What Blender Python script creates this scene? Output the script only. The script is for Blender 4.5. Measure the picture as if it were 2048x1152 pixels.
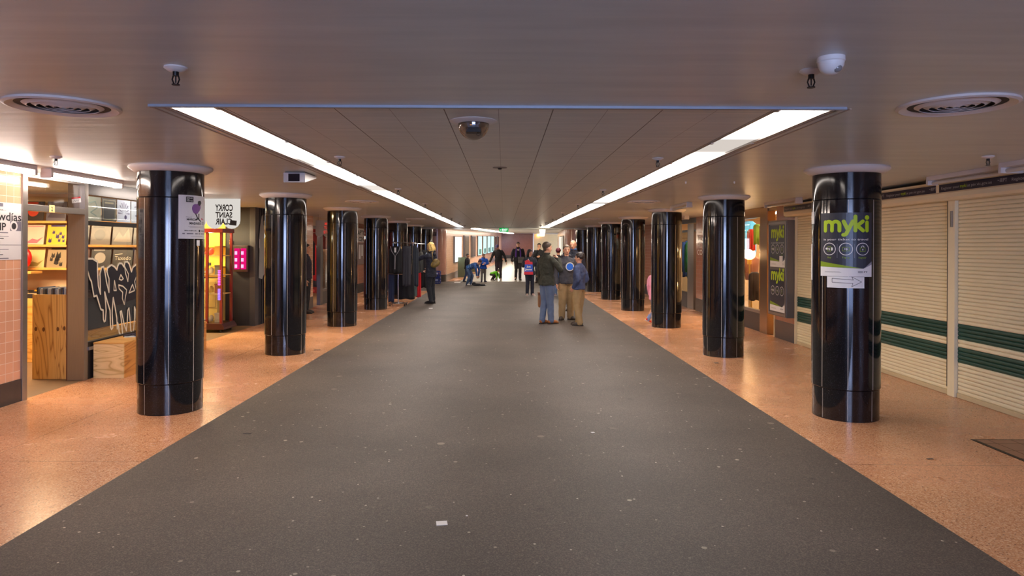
import bpy, bmesh, math, random
from mathutils import Vector, Matrix, Euler
random.seed(7)
PI = math.pi
for o in list(bpy.data.objects):
    bpy.data.objects.remove(o)
S = bpy.context.scene
C = S.collection

# ------------------------------------------------------------------ camera
CEIL = 2.45
cam_d = bpy.data.cameras.new('camera')
cam = bpy.data.objects.new('camera', cam_d)
C.objects.link(cam)
cam_d.lens = 24.0
cam_d.sensor_width = 36.0
cam_d.shift_x = 0.0078
cam_d.shift_y = -0.0405
cam_d.clip_end = 300
cam.location = (0, 0, 1.66)
cam.rotation_euler = (PI/2, math.radians(-0.25), 0)
S.camera = cam

# ------------------------------------------------------------------ world: grey daylight, reaches in from the open stairs behind the camera
W = bpy.data.worlds.new('world'); S.world = W; W.use_nodes = True
bg = W.node_tree.nodes['Background']
bg.inputs[0].default_value = (0.42, 0.55, 1.0, 1)
bg.inputs[1].default_value = 3.5

def area_light(name, loc, size, energy, color, rot=(0, 0, 0)):
    d = bpy.data.lights.new(name, 'AREA'); d.shape = 'RECTANGLE'
    d.size, d.size_y = size; d.energy = energy; d.color = color
    o = bpy.data.objects.new(name, d); C.objects.link(o)
    o.location = loc; o.rotation_euler = rot
    return o
def point_light(name, loc, energy, color, r=0.05):
    d = bpy.data.lights.new(name, 'POINT'); d.energy = energy; d.color = color; d.shadow_soft_size = r
    o = bpy.data.objects.new(name, d); C.objects.link(o); o.location = loc
    return o
# daylight falling in through the open stair mouth behind the camera
area_light('stair_daylight', (0.4, -5.6, 1.7), (3.4, 1.3), 130, (0.5, 0.62, 1.0), (PI/2, 0, 0))
# shop ceiling lamps
area_light('record_shop_light', (-6.7, 8.9, 2.40), (1.6, 0.8), 80, (1.0, 0.70, 0.40))
area_light('gift_shop_light', (-6.6, 12.7, 2.40), (1.2, 0.8), 110, (1.0, 0.75, 0.40))
area_light('clothes_shop_light', (-6.4, 20.2, 2.40), (1.5, 1.5), 50, (1.0, 0.75, 0.5))
area_light('vintage_shop_light', (6.3, 15.2, 2.40), (1.2, 2.0), 110, (1.0, 0.76, 0.48))
area_light('garment_shop_light', (6.4, 19.8, 2.40), (1.2, 2.0), 60, (1.0, 0.85, 0.65))
# lamps of the passage beyond the pillars
area_light('far_passage_light', (0.9, 42, 2.6), (3.5, 16), 210, (1.0, 0.93, 0.86))
area_light('far_end_light', (2.2, 60, 2.9), (3.5, 14), 260, (1.0, 0.88, 0.78))

V = S.view_settings
S.display_settings.display_device = 'sRGB'
V.view_transform = 'Standard'; V.look = 'None'; V.exposure = 1.12; V.gamma = 1.0; V.use_curve_mapping = False

# ------------------------------------------------------------------ materials
def lin(c):
    return tuple((v/255/12.92 if v/255 <= 0.04045 else ((v/255+0.055)/1.055)**2.4) for v in c[:3]) + (1.0,)
MATS = {}
def M(name, rgb=(128, 128, 128), rough=0.6, metal=0.0, noise=0.12, scale=6.0, bump=0.0, spec=0.5, coat=0.0, stretch=None, emis=0.0):
    if name in MATS: return MATS[name]
    m = bpy.data.materials.new(name); m.use_nodes = True
    nt = m.node_tree; N = nt.nodes; L = nt.links
    b = N['Principled BSDF']
    c = lin(rgb)
    tc = N.new('ShaderNodeTexCoord'); no = N.new('ShaderNodeTexNoise'); no.inputs['Scale'].default_value = scale
    no.inputs['Detail'].default_value = 4
    if stretch:
        mp = N.new('ShaderNodeMapping'); mp.inputs['Scale'].default_value = stretch
        L.new(tc.outputs['Object'], mp.inputs[0]); L.new(mp.outputs[0], no.inputs['Vector'])
    else:
        L.new(tc.outputs['Object'], no.inputs['Vector'])
    mx = N.new('ShaderNodeMix'); mx.data_type = 'RGBA'
    mx.inputs['A'].default_value = tuple(v*(1-noise) for v in c[:3]) + (1,)
    mx.inputs['B'].default_value = tuple(min(1, v*(1+noise)) for v in c[:3]) + (1,)
    L.new(no.outputs['Fac'], mx.inputs['Factor'])
    L.new(mx.outputs['Result'], b.inputs['Base Color'])
    b.inputs['Roughness'].default_value = rough
    b.inputs['Metallic'].default_value = metal
    b.inputs['Specular IOR Level'].default_value = spec
    b.inputs['Coat Weight'].default_value = coat
    b.inputs['Coat Roughness'].default_value = 0.08
    if bump:
        bp = N.new('ShaderNodeBump'); bp.inputs['Strength'].default_value = bump; bp.inputs['Distance'].default_value = 0.01
        L.new(no.outputs['Fac'], bp.inputs['Height']); L.new(bp.outputs[0], b.inputs['Normal'])
    if emis:
        L.new(mx.outputs['Result'], b.inputs['Emission Color']); b.inputs['Emission Strength'].default_value = emis
    MATS[name] = m
    return m

def nt_new(name):
    m = bpy.data.materials.new(name); m.use_nodes = True; MATS[name] = m
    return m, m.node_tree.nodes, m.node_tree.links, m.node_tree.nodes['Principled BSDF']
def ramp(N, stops, interp='LINEAR'):
    r = N.new('ShaderNodeValToRGB'); cr = r.color_ramp; cr.interpolation = interp
    while len(cr.elements) > 1: cr.elements.remove(cr.elements[-1])
    cr.elements[0].position = stops[0][0]; cr.elements[0].color = stops[0][1]
    for p, c in stops[1:]:
        e = cr.elements.new(p); e.color = c
    return r
def g(v): return (v, v, v, 1)

def tile_mat(name, rgb, grout, axes, size=0.108, mort=0.0035, rough=0.16, var=0.06, off=0.0):
    m, N, L, b = nt_new(name)
    geo = N.new('ShaderNodeNewGeometry'); sp = N.new('ShaderNodeSeparateXYZ'); cb = N.new('ShaderNodeCombineXYZ')
    L.new(geo.outputs['Position'], sp.inputs[0])
    L.new(sp.outputs[axes[0]], cb.inputs[0]); L.new(sp.outputs[axes[1]], cb.inputs[1])
    br = N.new('ShaderNodeTexBrick'); br.offset = off; br.squash = 1.0
    br.inputs['Color1'].default_value = tuple(v*(1-var) for v in lin(rgb)[:3]) + (1,)
    br.inputs['Color2'].default_value = tuple(min(1, v*(1+var)) for v in lin(rgb)[:3]) + (1,)
    br.inputs['Mortar'].default_value = lin(grout)
    br.inputs['Scale'].default_value = 1.0; br.inputs['Mortar Size'].default_value = mort
    br.inputs['Brick Width'].default_value = size; br.inputs['Row Height'].default_value = size
    br.inputs['Mortar Smooth'].default_value = 0.1; br.inputs['Bias'].default_value = 0
    L.new(cb.outputs[0], br.inputs['Vector']); L.new(br.outputs['Color'], b.inputs['Base Color'])
    mr = N.new('ShaderNodeMapRange'); mr.inputs['To Min'].default_value = rough; mr.inputs['To Max'].default_value = 0.7
    L.new(br.outputs['Fac'], mr.inputs['Value']); L.new(mr.outputs[0], b.inputs['Roughness'])
    bp = N.new('ShaderNodeBump'); bp.inputs['Strength'].default_value = 0.4; bp.inputs['Distance'].default_value = 0.002; bp.invert = True
    L.new(br.outputs['Fac'], bp.inputs['Height']); L.new(bp.outputs[0], b.inputs['Normal'])
    return m
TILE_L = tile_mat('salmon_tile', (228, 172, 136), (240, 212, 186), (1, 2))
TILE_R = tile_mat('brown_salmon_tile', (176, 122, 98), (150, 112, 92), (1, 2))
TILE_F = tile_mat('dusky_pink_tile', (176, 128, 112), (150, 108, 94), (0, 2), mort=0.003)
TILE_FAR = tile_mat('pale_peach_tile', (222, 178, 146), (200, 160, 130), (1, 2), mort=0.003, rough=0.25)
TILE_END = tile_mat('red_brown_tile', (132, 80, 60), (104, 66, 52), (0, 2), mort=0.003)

def mk_terrazzo():
    m, N, L, b = nt_new('terrazzo')
    geo = N.new('ShaderNodeNewGeometry')
    v = N.new('ShaderNodeTexVoronoi'); v.inputs['Scale'].default_value = 120; L.new(geo.outputs['Position'], v.inputs['Vector'])
    n2 = N.new('ShaderNodeTexNoise'); n2.inputs['Scale'].default_value = 0.9; n2.inputs['Detail'].default_value = 6; L.new(geo.outputs['Position'], n2.inputs['Vector'])
    hsv = N.new('ShaderNodeSeparateColor'); L.new(v.outputs['Color'], hsv.inputs[0])
    r = ramp(N, [(0.0, lin((200, 138, 98))), (0.35, lin((211, 150, 108))), (0.62, lin((222, 164, 122))), (0.86, lin((238, 192, 154))), (0.96, lin((180, 122, 88))), (1.0, lin((118, 80, 62)))])
    L.new(hsv.outputs[0], r.inputs[0])
    r2 = ramp(N, [(0.3, g(0.80)), (0.7, g(1.08))]); L.new(n2.outputs['Fac'], r2.inputs[0])
    mul = N.new('ShaderNodeMix'); mul.data_type = 'RGBA'; mul.blend_type = 'MULTIPLY'; mul.inputs['Factor'].default_value = 1
    L.new(r.outputs[0], mul.inputs['A']); L.new(r2.outputs[0], mul.inputs['B'])
    # dark grit
    v3 = N.new('ShaderNodeTexVoronoi'); v3.inputs['Scale'].default_value = 14; v3.inputs['Randomness'].default_value = 1
    L.new(geo.outputs['Position'], v3.inputs['Vector'])
    r3 = ramp(N, [(0.055, g(0.35)), (0.085, g(1))]); L.new(v3.outputs['Distance'], r3.inputs[0])
    mul2 = N.new('ShaderNodeMix'); mul2.data_type = 'RGBA'; mul2.blend_type = 'MULTIPLY'; mul2.inputs['Factor'].default_value = 0.7
    L.new(mul.outputs['Result'], mul2.inputs['A']); L.new(r3.outputs[0], mul2.inputs['B'])
    # slab joints every 0.9 m
    sp = N.new('ShaderNodeSeparateXYZ'); L.new(geo.outputs['Position'], sp.inputs[0])
    def joint(axis, pitch, off):
        a = N.new('ShaderNodeMath'); a.operation = 'ADD'; a.inputs[1].default_value = off; L.new(sp.outputs[axis], a.inputs[0])
        w = N.new('ShaderNodeMath'); w.operation = 'PINGPONG'; w.inputs[1].default_value = pitch/2; L.new(a.outputs[0], w.inputs[0])
        c = N.new('ShaderNodeMath'); c.operation = 'LESS_THAN'; c.inputs[1].default_value = 0.0028; L.new(w.outputs[0], c.inputs[0])
        return c
    j1 = joint(1, 1.86, 0.35); j2 = joint(0, 40.0, 4.0)
    mxm = N.new('ShaderNodeMath'); mxm.operation = 'MAXIMUM'; L.new(j1.outputs[0], mxm.inputs[0]); L.new(j2.outputs[0], mxm.inputs[1])
    mk = N.new('ShaderNodeMix'); mk.data_type = 'RGBA'; mk.inputs['B'].default_value = lin((96, 60, 44))
    sc = N.new('ShaderNodeMath'); sc.operation = 'MULTIPLY'; sc.inputs[1].default_value = 0.75; L.new(mxm.outputs[0], sc.inputs[0])
    L.new(sc.outputs[0], mk.inputs['Factor']); L.new(mul2.outputs['Result'], mk.inputs['A'])
    L.new(mk.outputs['Result'], b.inputs['Base Color'])
    rr = ramp(N, [(0.3, g(0.19)), (0.7, g(0.31))]); L.new(n2.outputs['Fac'], rr.inputs[0]); L.new(rr.outputs[0], b.inputs['Roughness'])
    b.inputs['Specular IOR Level'].default_value = 0.45
    return m
TERR = mk_terrazzo()

def mk_rubber():
    m, N, L, b = nt_new('rubber_floor')
    geo = N.new('ShaderNodeNewGeometry')
    n = N.new('ShaderNodeTexNoise'); n.inputs['Scale'].default_value = 130; n.inputs['Detail'].default_value = 5; n.inputs['Roughness'].default_value = 0.75; L.new(geo.outputs['Position'], n.inputs['Vector'])
    n2 = N.new('ShaderNodeTexNoise'); n2.inputs['Scale'].default_value = 0.8; n2.inputs['Detail'].default_value = 7; L.new(geo.outputs['Position'], n2.inputs['Vector'])
    r = ramp(N, [(0.3, lin((62, 56, 52))), (0.5, lin((86, 78, 72))), (0.7, lin((134, 122, 110)))]); L.new(n.outputs['Fac'], r.inputs[0])
    r2 = ramp(N, [(0.3, g(0.78)), (0.7, g(1.15))]); L.new(n2.outputs['Fac'], r2.inputs[0])
    mul = N.new('ShaderNodeMix'); mul.data_type = 'RGBA'; mul.blend_type = 'MULTIPLY'; mul.inputs['Factor'].default_value = 1
    L.new(r.outputs[0], mul.inputs['A']); L.new(r2.outputs[0], mul.inputs['B'])
    last = mul.outputs['Result']
    # trodden chewing-gum spots of three sizes
    for scale, rad, thr, col, k in ((2.6, 0.085, 0.55, (160, 150, 134), 0.7), (6.0, 0.095, 0.66, (184, 174, 156), 0.95), (16.0, 0.12, 0.78, (204, 194, 178), 1.0), (3.6, 0.09, 0.72, (44, 40, 40), 0.6)):
        v = N.new('ShaderNodeTexVoronoi'); v.inputs['Scale'].default_value = scale; L.new(geo.outputs['Position'], v.inputs['Vector'])
        lt = N.new('ShaderNodeMath'); lt.operation = 'LESS_THAN'; lt.inputs[1].default_value = rad; L.new(v.outputs['Distance'], lt.inputs[0])
        s = N.new('ShaderNodeSeparateColor'); L.new(v.outputs['Color'], s.inputs[0])
        gt = N.new('ShaderNodeMath'); gt.operation = 'GREATER_THAN'; gt.inputs[1].default_value = thr; L.new(s.outputs[0], gt.inputs[0])
        mm = N.new('ShaderNodeMath'); mm.operation = 'MULTIPLY'; L.new(lt.outputs[0], mm.inputs[0]); L.new(gt.outputs[0], mm.inputs[1])
        m3 = N.new('ShaderNodeMath'); m3.operation = 'MULTIPLY'; L.new(mm.outputs[0], m3.inputs[0]); L.new(s.outputs[1], m3.inputs[1])
        m4 = N.new('ShaderNodeMath'); m4.operation = 'MULTIPLY'; m4.inputs[1].default_value = k; L.new(m3.outputs[0], m4.inputs[0])
        mx = N.new('ShaderNodeMix'); mx.data_type = 'RGBA'; mx.inputs['B'].default_value = lin(col)
        L.new(m4.outputs[0], mx.inputs['Factor']); L.new(last, mx.inputs['A']); last = mx.outputs['Result']
    L.new(last, b.inputs['Base Color'])
    b.inputs['Roughness'].default_value = 0.62
    b.inputs['Specular IOR Level'].default_value = 0.35
    bp = N.new('ShaderNodeBump'); bp.inputs['Strength'].default_value = 0.25; bp.inputs['Distance'].default_value = 0.002
    L.new(n.outputs['Fac'], bp.inputs['Height']); L.new(bp.outputs[0], b.inputs['Normal'])
    return m
RUBBER = mk_rubber()

def mk_granite():
    m, N, L, b = nt_new('black_granite')
    geo = N.new('ShaderNodeNewGeometry')
    v = N.new('ShaderNodeTexNoise'); v.inputs['Scale'].default_value = 180; v.inputs['Detail'].default_value = 2; L.new(geo.outputs['Position'], v.inputs['Vector'])
    r = ramp(N, [(0.45, lin((14, 14, 17))), (0.66, lin((30, 29, 32))), (0.76, lin((86, 84, 88)))]); L.new(v.outputs['Fac'], r.inputs[0])
    L.new(r.outputs[0], b.inputs['Base Color'])
    n2 = N.new('ShaderNodeTexNoise'); n2.inputs['Scale'].default_value = 2.5; n2.inputs['Detail'].default_value = 5; L.new(geo.outputs['Position'], n2.inputs['Vector'])
    rr = ramp(N, [(0.35, g(0.05)), (0.7, g(0.13))]); L.new(n2.outputs['Fac'], rr.inputs[0]); L.new(rr.outputs[0], b.inputs['Roughness'])
    b.inputs['Specular IOR Level'].default_value = 0.55
    return m
GRAN = mk_granite()

def mk_ceiling(name, tiled):
    m, N, L, b = nt_new(name)
    geo = N.new('ShaderNodeNewGeometry')
    mp = N.new('ShaderNodeMapping'); mp.inputs['Scale'].default_value = (1, 9, 1) if not tiled else (2, 14, 1)
    L.new(geo.outputs['Position'], mp.inputs[0])
    n = N.new('ShaderNodeTexNoise'); n.inputs['Scale'].default_value = 1.1; n.inputs['Detail'].default_value = 5; L.new(mp.outputs[0], n.inputs['Vector'])
    r = ramp(N, [(0.3, lin((194, 198, 196))), (0.7, lin((210, 213, 210)))]); L.new(n.outputs['Fac'], r.inputs[0])
    col = r.outputs[0]
    bp = N.new('ShaderNodeBump'); bp.inputs['Strength'].default_value = 0.12; bp.inputs['Distance'].default_value = 0.02
    L.new(n.outputs['Fac'], bp.inputs['Height']); L.new(bp.outputs[0], b.inputs['Normal'])
    L.new(col, b.inputs['Base Color'])
    b.inputs['Roughness'].default_value = 0.34 if not tiled else 0.42
    b.inputs['Specular IOR Level'].default_value = 0.5
    if tiled:
        sp = N.new('ShaderNodeSeparateXYZ'); L.new(geo.outputs['Position'], sp.inputs[0])
        def lines(axis, pitch, off, w):
            a = N.new('ShaderNodeMath'); a.operation = 'ADD'; a.inputs[1].default_value = off; L.new(sp.outputs[axis], a.inputs[0])
            p = N.new('ShaderNodeMath'); p.operation = 'PINGPONG'; p.inputs[1].default_value = pitch/2; L.new(a.outputs[0], p.inputs[0])
            c = N.new('ShaderNodeMath'); c.operation = 'LESS_THAN'; c.inputs[1].default_value = w; L.new(p.outputs[0], c.inputs[0])
            return c
        la = lines(0, 0.63, 0.35, 0.0032); lb = lines(0, 0.63, 0.035, 0.0012); lc = lines(1, 0.315, 0.08, 0.0022)
        x1 = N.new('ShaderNodeMix'); x1.data_type = 'RGBA'; x1.inputs['B'].default_value = lin((246, 238, 230)); L.new(lc.outputs[0], x1.inputs['Factor']); L.new(col, x1.inputs['A'])
        x2 = N.new('ShaderNodeMix'); x2.data_type = 'RGBA'; x2.inputs['B'].default_value = lin((84, 72, 66)); L.new(lb.outputs[0], x2.inputs['Factor']); L.new(x1.outputs['Result'], x2.inputs['A'])
        x3 = N.new('ShaderNodeMix'); x3.data_type = 'RGBA'; x3.inputs['B'].default_value = lin((52, 44, 40)); L.new(la.outputs[0], x3.inputs['Factor']); L.new(x2.outputs['Result'], x3.inputs['A'])
        L.new(x3.outputs['Result'], b.inputs['Base Color'])
    return m
CEILM = mk_ceiling('painted_metal_ceiling', False)
CEILT = mk_ceiling('ceiling_tiles', True)

def mk_ply(name, c1, c2, vertical=True, s=1.0):
    m, N, L, b = nt_new(name)
    tc = N.new('ShaderNodeTexCoord'); mp = N.new('ShaderNodeMapping')
    mp.inputs['Scale'].default_value = (s*3.2, s*3.2, s*0.42) if vertical else (s*0.5, s*0.5, s*3.4)
    L.new(tc.outputs['Object'], mp.inputs[0])
    n = N.new('ShaderNodeTexNoise'); n.inputs['Scale'].default_value = 1.3; n.inputs['Detail'].default_value = 2; n.inputs['Distortion'].default_value = 0.6
    L.new(mp.outputs[0], n.inputs['Vector'])
    ml = N.new('ShaderNodeMath'); ml.operation = 'MULTIPLY'; ml.inputs[1].default_value = 14; L.new(n.outputs['Fac'], ml.inputs[0])
    fr = N.new('ShaderNodeMath'); fr.operation = 'PINGPONG'; fr.inputs[1].default_value = 0.5; L.new(ml.outputs[0], fr.inputs[0])
    r = ramp(N, [(0.0, lin(c2)), (0.12, lin(c1)), (0.5, lin(tuple(min(255, v+10) for v in c1)))]); L.new(fr.outputs[0], r.inputs[0])
    L.new(r.outputs[0], b.inputs['Base Color']); b.inputs['Roughness'].default_value = 0.5
    return m
PLYV = mk_ply('golden_plywood', (206, 160, 84), (158, 108, 44))
PLYH = mk_ply('pale_plywood', (226, 196, 138), (196, 158, 96), False)
PLYS = mk_ply('shelf_timber', (214, 160, 82), (188, 130, 56), False)

def facing_fac(N, L, lo, hi):
    lw = N.new('ShaderNodeLayerWeight'); lw.inputs['Blend'].default_value = 0.5
    pw = N.new('ShaderNodeMath'); pw.operation = 'POWER'; pw.inputs[1].default_value = 4.0; L.new(lw.outputs['Facing'], pw.inputs[0])
    mr = N.new('ShaderNodeMapRange'); mr.inputs['To Min'].default_value = lo; mr.inputs['To Max'].default_value = hi
    L.new(pw.outputs[0], mr.inputs['Value'])
    return mr
def glass_mat():
    m, N, L, b = nt_new('window_glass')
    N.remove(b)
    out = N['Material Output']
    t = N.new('ShaderNodeBsdfTransparent'); gl = N.new('ShaderNodeBsdfGlossy'); gl.inputs['Roughness'].default_value = 0.02
    t.inputs[0].default_value = (0.93, 0.95, 0.95, 1)
    fr = facing_fac(N, L, 0.05, 0.75)
    mx = N.new('ShaderNodeMixShader'); L.new(fr.outputs[0], mx.inputs[0]); L.new(t.outputs[0], mx.inputs[1]); L.new(gl.outputs[0], mx.inputs[2])
    L.new(mx.outputs[0], out.inputs[0])
    return m
GLASS = glass_mat()

def emit(name, rgb=(255, 255, 255), strength=1.0):
    if name in MATS: return MATS[name]
    m, N, L, b = nt_new(name)
    N.remove(b)
    e = N.new('ShaderNodeEmission'); e.inputs[1].default_value = strength
    tc = N.new('ShaderNodeTexCoord'); no = N.new('ShaderNodeTexNoise'); no.inputs['Scale'].default_value = 3; L.new(tc.outputs['Object'], no.inputs['Vector'])
    c = lin(rgb); mx = N.new('ShaderNodeMix'); mx.data_type = 'RGBA'
    mx.inputs['A'].default_value = tuple(v*0.95 for v in c[:3])+(1,); mx.inputs['B'].default_value = c
    L.new(no.outputs['Fac'], mx.inputs['Factor']); L.new(mx.outputs['Result'], e.inputs[0])
    L.new(e.outputs[0], N['Material Output'].inputs[0])
    return m

STRIP_E = 9.0
def strip_mat(name, dims):
    """opal diffuser over fluorescent tubes; where a tube has failed the diffuser glows less. dims: (y0, y1) spans with a dead tube"""
    m, N, L, b = nt_new(name)
    N.remove(b)
    geo = N.new('ShaderNodeNewGeometry'); sp = N.new('ShaderNodeSeparateXYZ'); L.new(geo.outputs['Position'], sp.inputs[0])
    mr = N.new('ShaderNodeMapRange'); mr.inputs['From Min'].default_value = 3.8; mr.inputs['From Max'].default_value = 28.8
    L.new(sp.outputs[1], mr.inputs['Value'])
    f = lambda y: (y-3.8)/25.0
    st = [(0.0, g(1.0))]
    for a, c, d in dims:
        st += [(f(a)-0.006, g(1.0)), (f(a)+0.004, g(d)), (f(c)-0.004, g(d)), (f(c)+0.006, g(1.0))]
    r = ramp(N, st); L.new(mr.outputs[0], r.inputs[0])
    ml = N.new('ShaderNodeMath'); ml.operation = 'MULTIPLY'; ml.inputs[1].default_value = STRIP_E
    L.new(r.outputs[0], ml.inputs[0])
    e = N.new('ShaderNodeEmission'); e.inputs[0].default_value = (1.0, 0.90, 0.82, 1); L.new(ml.outputs[0], e.inputs[1])
    L.new(e.outputs[0], N['Material Output'].inputs[0])
    return m

STEEL = M('brushed_steel', (150, 145, 140), 0.32, 0.85, 0.10, 5, stretch=(30, 30, 1))
DSTEEL = M('dull_steel', (120, 114, 108), 0.40, 0.7, 0.10, 5, stretch=(30, 30, 1))
CHROME = M('chrome', (205, 205, 208), 0.12, 1.0, 0.05)
WHITE = M('white_paint', (214, 210, 206), 0.45, 0, 0.04)
WPAPER = M('white_paper', (226, 224, 222), 0.6, 0, 0.04)
BLACK = M('black_plastic', (16, 16, 18), 0.45, 0, 0.1)
INK = M('black_ink', (24, 22, 28), 0.6, 0, 0.05)
CREAM = M('cream_enamel', (236, 222, 184), 0.42, 0, 0.06, 3)
GREEN = M('dark_green_enamel', (24, 72, 58), 0.4, 0, 0.1, 3)
DBASE = M('dark_stone_plinth', (62, 54, 52), 0.3, 0, 0.2, 30)
NAVY = M('navy_vinyl', (30, 34, 46), 0.4, 0, 0.06)
LIME = M('lime_print', (178, 208, 20), 0.5, 0, 0.05)
DSLATE = M('slate_poster_print', (44, 48, 60), 0.35, 0, 0.06, 3)
DARKWALL = M('charcoal_paint', (38, 37, 43), 0.55, 0, 0.12, 5)
GROUT = M('pale_joint', (205, 196, 180), 0.4, 0.0, 0.1)

# ------------------------------------------------------------------ mesh helpers
ORG = {}
def thing(name, label, cat, loc=(0, 0, 0), group=None):
    o = bpy.data.objects.new(name, None); C.objects.link(o)
    o.location = loc; o.empty_display_size = 0.1
    ORG[o.name] = Vector(loc)
    o['label'] = label; o['category'] = cat
    if group: o['group'] = group
    return o
def obj(name, bm, mat, parent=None, smooth=False, label=None, mats=None):
    """link one bmesh (in world coordinates) as one mesh object"""
    bmesh.ops.recalc_face_normals(bm, faces=bm.faces[:]) if smooth != 'raw' else None
    me = bpy.data.meshes.new(name)
    if parent is not None:
        org = ORG[parent.name]
    else:
        vs = bm.verts
        if len(vs):
            xs = [v.co.x for v in vs]; ys = [v.co.y for v in vs]; zs = [v.co.z for v in vs]
            org = Vector(((min(xs)+max(xs))/2, (min(ys)+max(ys))/2, min(zs)))
        else: org = Vector((0, 0, 0))
    bmesh.ops.translate(bm, verts=bm.verts[:], vec=-org)
    bm.to_mesh(me); bm.free()
    for m in (mats or [mat]): me.materials.append(m)
    o = bpy.data.objects.new(name, me); C.objects.link(o)
    ORG[o.name] = org.copy()
    if parent is not None: o.parent = parent
    else: o.location = org
    if smooth:
        for p in me.polygons: p.use_smooth = True
        if smooth == 'auto':
            try: me.set_sharp_from_angle(angle=math.radians(38))
            except Exception: pass
    if label: o['label'] = label
    return o
def tag(o, label, cat, group=None, kind=None):
    o['label'] = label; o['category'] = cat
    if group: o['group'] = group
    if kind: o['kind'] = kind
    return o
def struct(name, bm, mat, label=None, smooth=False, mats=None):
    o = obj(name, bm, mat, None, smooth, label, mats); o['kind'] = 'structure'
    if label: o['category'] = name.split('_')[0].rstrip('0123456789.')
    return o
def B(): return bmesh.new()
def box(bm, x0, x1, y0, y1, z0, z1, bev=0.0, mi=0):
    r = bmesh.ops.create_cube(bm, size=1.0)
    vs = r['verts']
    for v in vs:
        v.co = Vector((x0+(v.co.x+.5)*(x1-x0), y0+(v.co.y+.5)*(y1-y0), z0+(v.co.z+.5)*(z1-z0)))
    fs = set(f for v in vs for f in v.link_faces)
    for f in fs: f.material_index = mi
    if bev:
        es = set(e for v in vs for e in v.link_edges)
        bmesh.ops.bevel(bm, geom=list(es), offset=bev, segments=2, affect='EDGES', profile=0.7)
    return bm
def bx(*a, **k): return box(B(), *a, **k)
def cyl(bm, c, r, h, n=24, r2=None, axis='z', cap=True):
    """frustum from c along +axis"""
    r2 = r if r2 is None else r2
    rot = {'z': Matrix.Identity(3), 'x': Matrix.Rotation(PI/2, 3, 'Y'), 'y': Matrix.Rotation(-PI/2, 3, 'X')}[axis]
    res = bmesh.ops.create_cone(bm, cap_ends=cap, segments=n, radius1=r, radius2=r2, depth=h)
    for v in res['verts']:
        v.co = rot @ (v.co + Vector((0, 0, h/2))) + Vector(c)
    return bm
def tube(bm, pts, r, n=8, closed=False):
    pts = [Vector(p) for p in pts]
    rings = []
    N_ = len(pts)
    prev = None
    for i, p in enumerate(pts):
        if closed: t = (pts[(i+1) % N_]-pts[i-1]).normalized()
        else: t = (pts[min(i+1, N_-1)]-pts[max(i-1, 0)]).normalized()
        if prev is None:
            up = Vector((0, 0, 1)) if abs(t.z) < 0.9 else Vector((0, 1, 0))
            x = t.cross(up).normalized()
        else:
            x = (prev - t*prev.dot(t)).normalized()
        prev = x; y = t.cross(x)
        rr = r[i] if isinstance(r, (list, tuple)) else r
        rings.append([bm.verts.new(p + x*math.cos(a)*rr + y*math.sin(a)*rr) for a in [2*PI*k/n for k in range(n)]])
    for i in range(N_ if closed else N_-1):
        a, b = rings[i], rings[(i+1) % N_]
        for k in range(n): bm.faces.new((a[k], a[(k+1) % n], b[(k+1) % n], b[k]))
    if not closed:
        bm.faces.new(rings[0]); bm.faces.new(rings[-1])
    return bm
def lathe(bm, c, prof, n=32):
    """prof: (r, z) list; closed at ends with caps when r == 0"""
    rings = []
    for r, z in prof:
        if r < 1e-6: rings.append([bm.verts.new((c[0], c[1], c[2]+z))])
        else: rings.append([bm.verts.new((c[0]+r*math.cos(2*PI*k/n), c[1]+r*math.sin(2*PI*k/n), c[2]+z)) for k in range(n)])
    for a, b in zip(rings, rings[1:]):
        if len(a) == 1 and len(b) == 1: continue
        for k in range(n):
            k2 = (k+1) % n
            if len(a) == 1: bm.faces.new((a[0], b[k], b[k2]))
            elif len(b) == 1: bm.faces.new((a[k], a[k2], b[0]))
            else: bm.faces.new((a[k], a[k2], b[k2], b[k]))
    return bm
def sphere(bm, c, r, sub=2, sc=(1, 1, 1), rot=None):
    res = bmesh.ops.create_icosphere(bm, subdivisions=sub, radius=1.0)
    for v in res['verts']:
        p = Vector((v.co.x*r*sc[0], v.co.y*r*sc[1], v.co.z*r*sc[2]))
        if rot is not None: p = rot @ p
        v.co = p + Vector(c)
    return bm
def prism(bm, poly, y0, y1, plane='xz'):
    """polygon (2D) extruded: plane 'xz' along y, 'yz' along x, 'xy' along z"""
    def P(a, b, c):
        return {'xz': (a, c, b), 'yz': (c, a, b), 'xy': (a, b, c)}[plane]
    lo = [bm.verts.new(P(a, b, y0)) for a, b in poly]; hi = [bm.verts.new(P(a, b, y1)) for a, b in poly]
    n = len(poly)
    bm.faces.new(lo); bm.faces.new(hi)
    for i in range(n): bm.faces.new((lo[i], lo[(i+1) % n], hi[(i+1) % n], hi[i]))
    return bm

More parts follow.
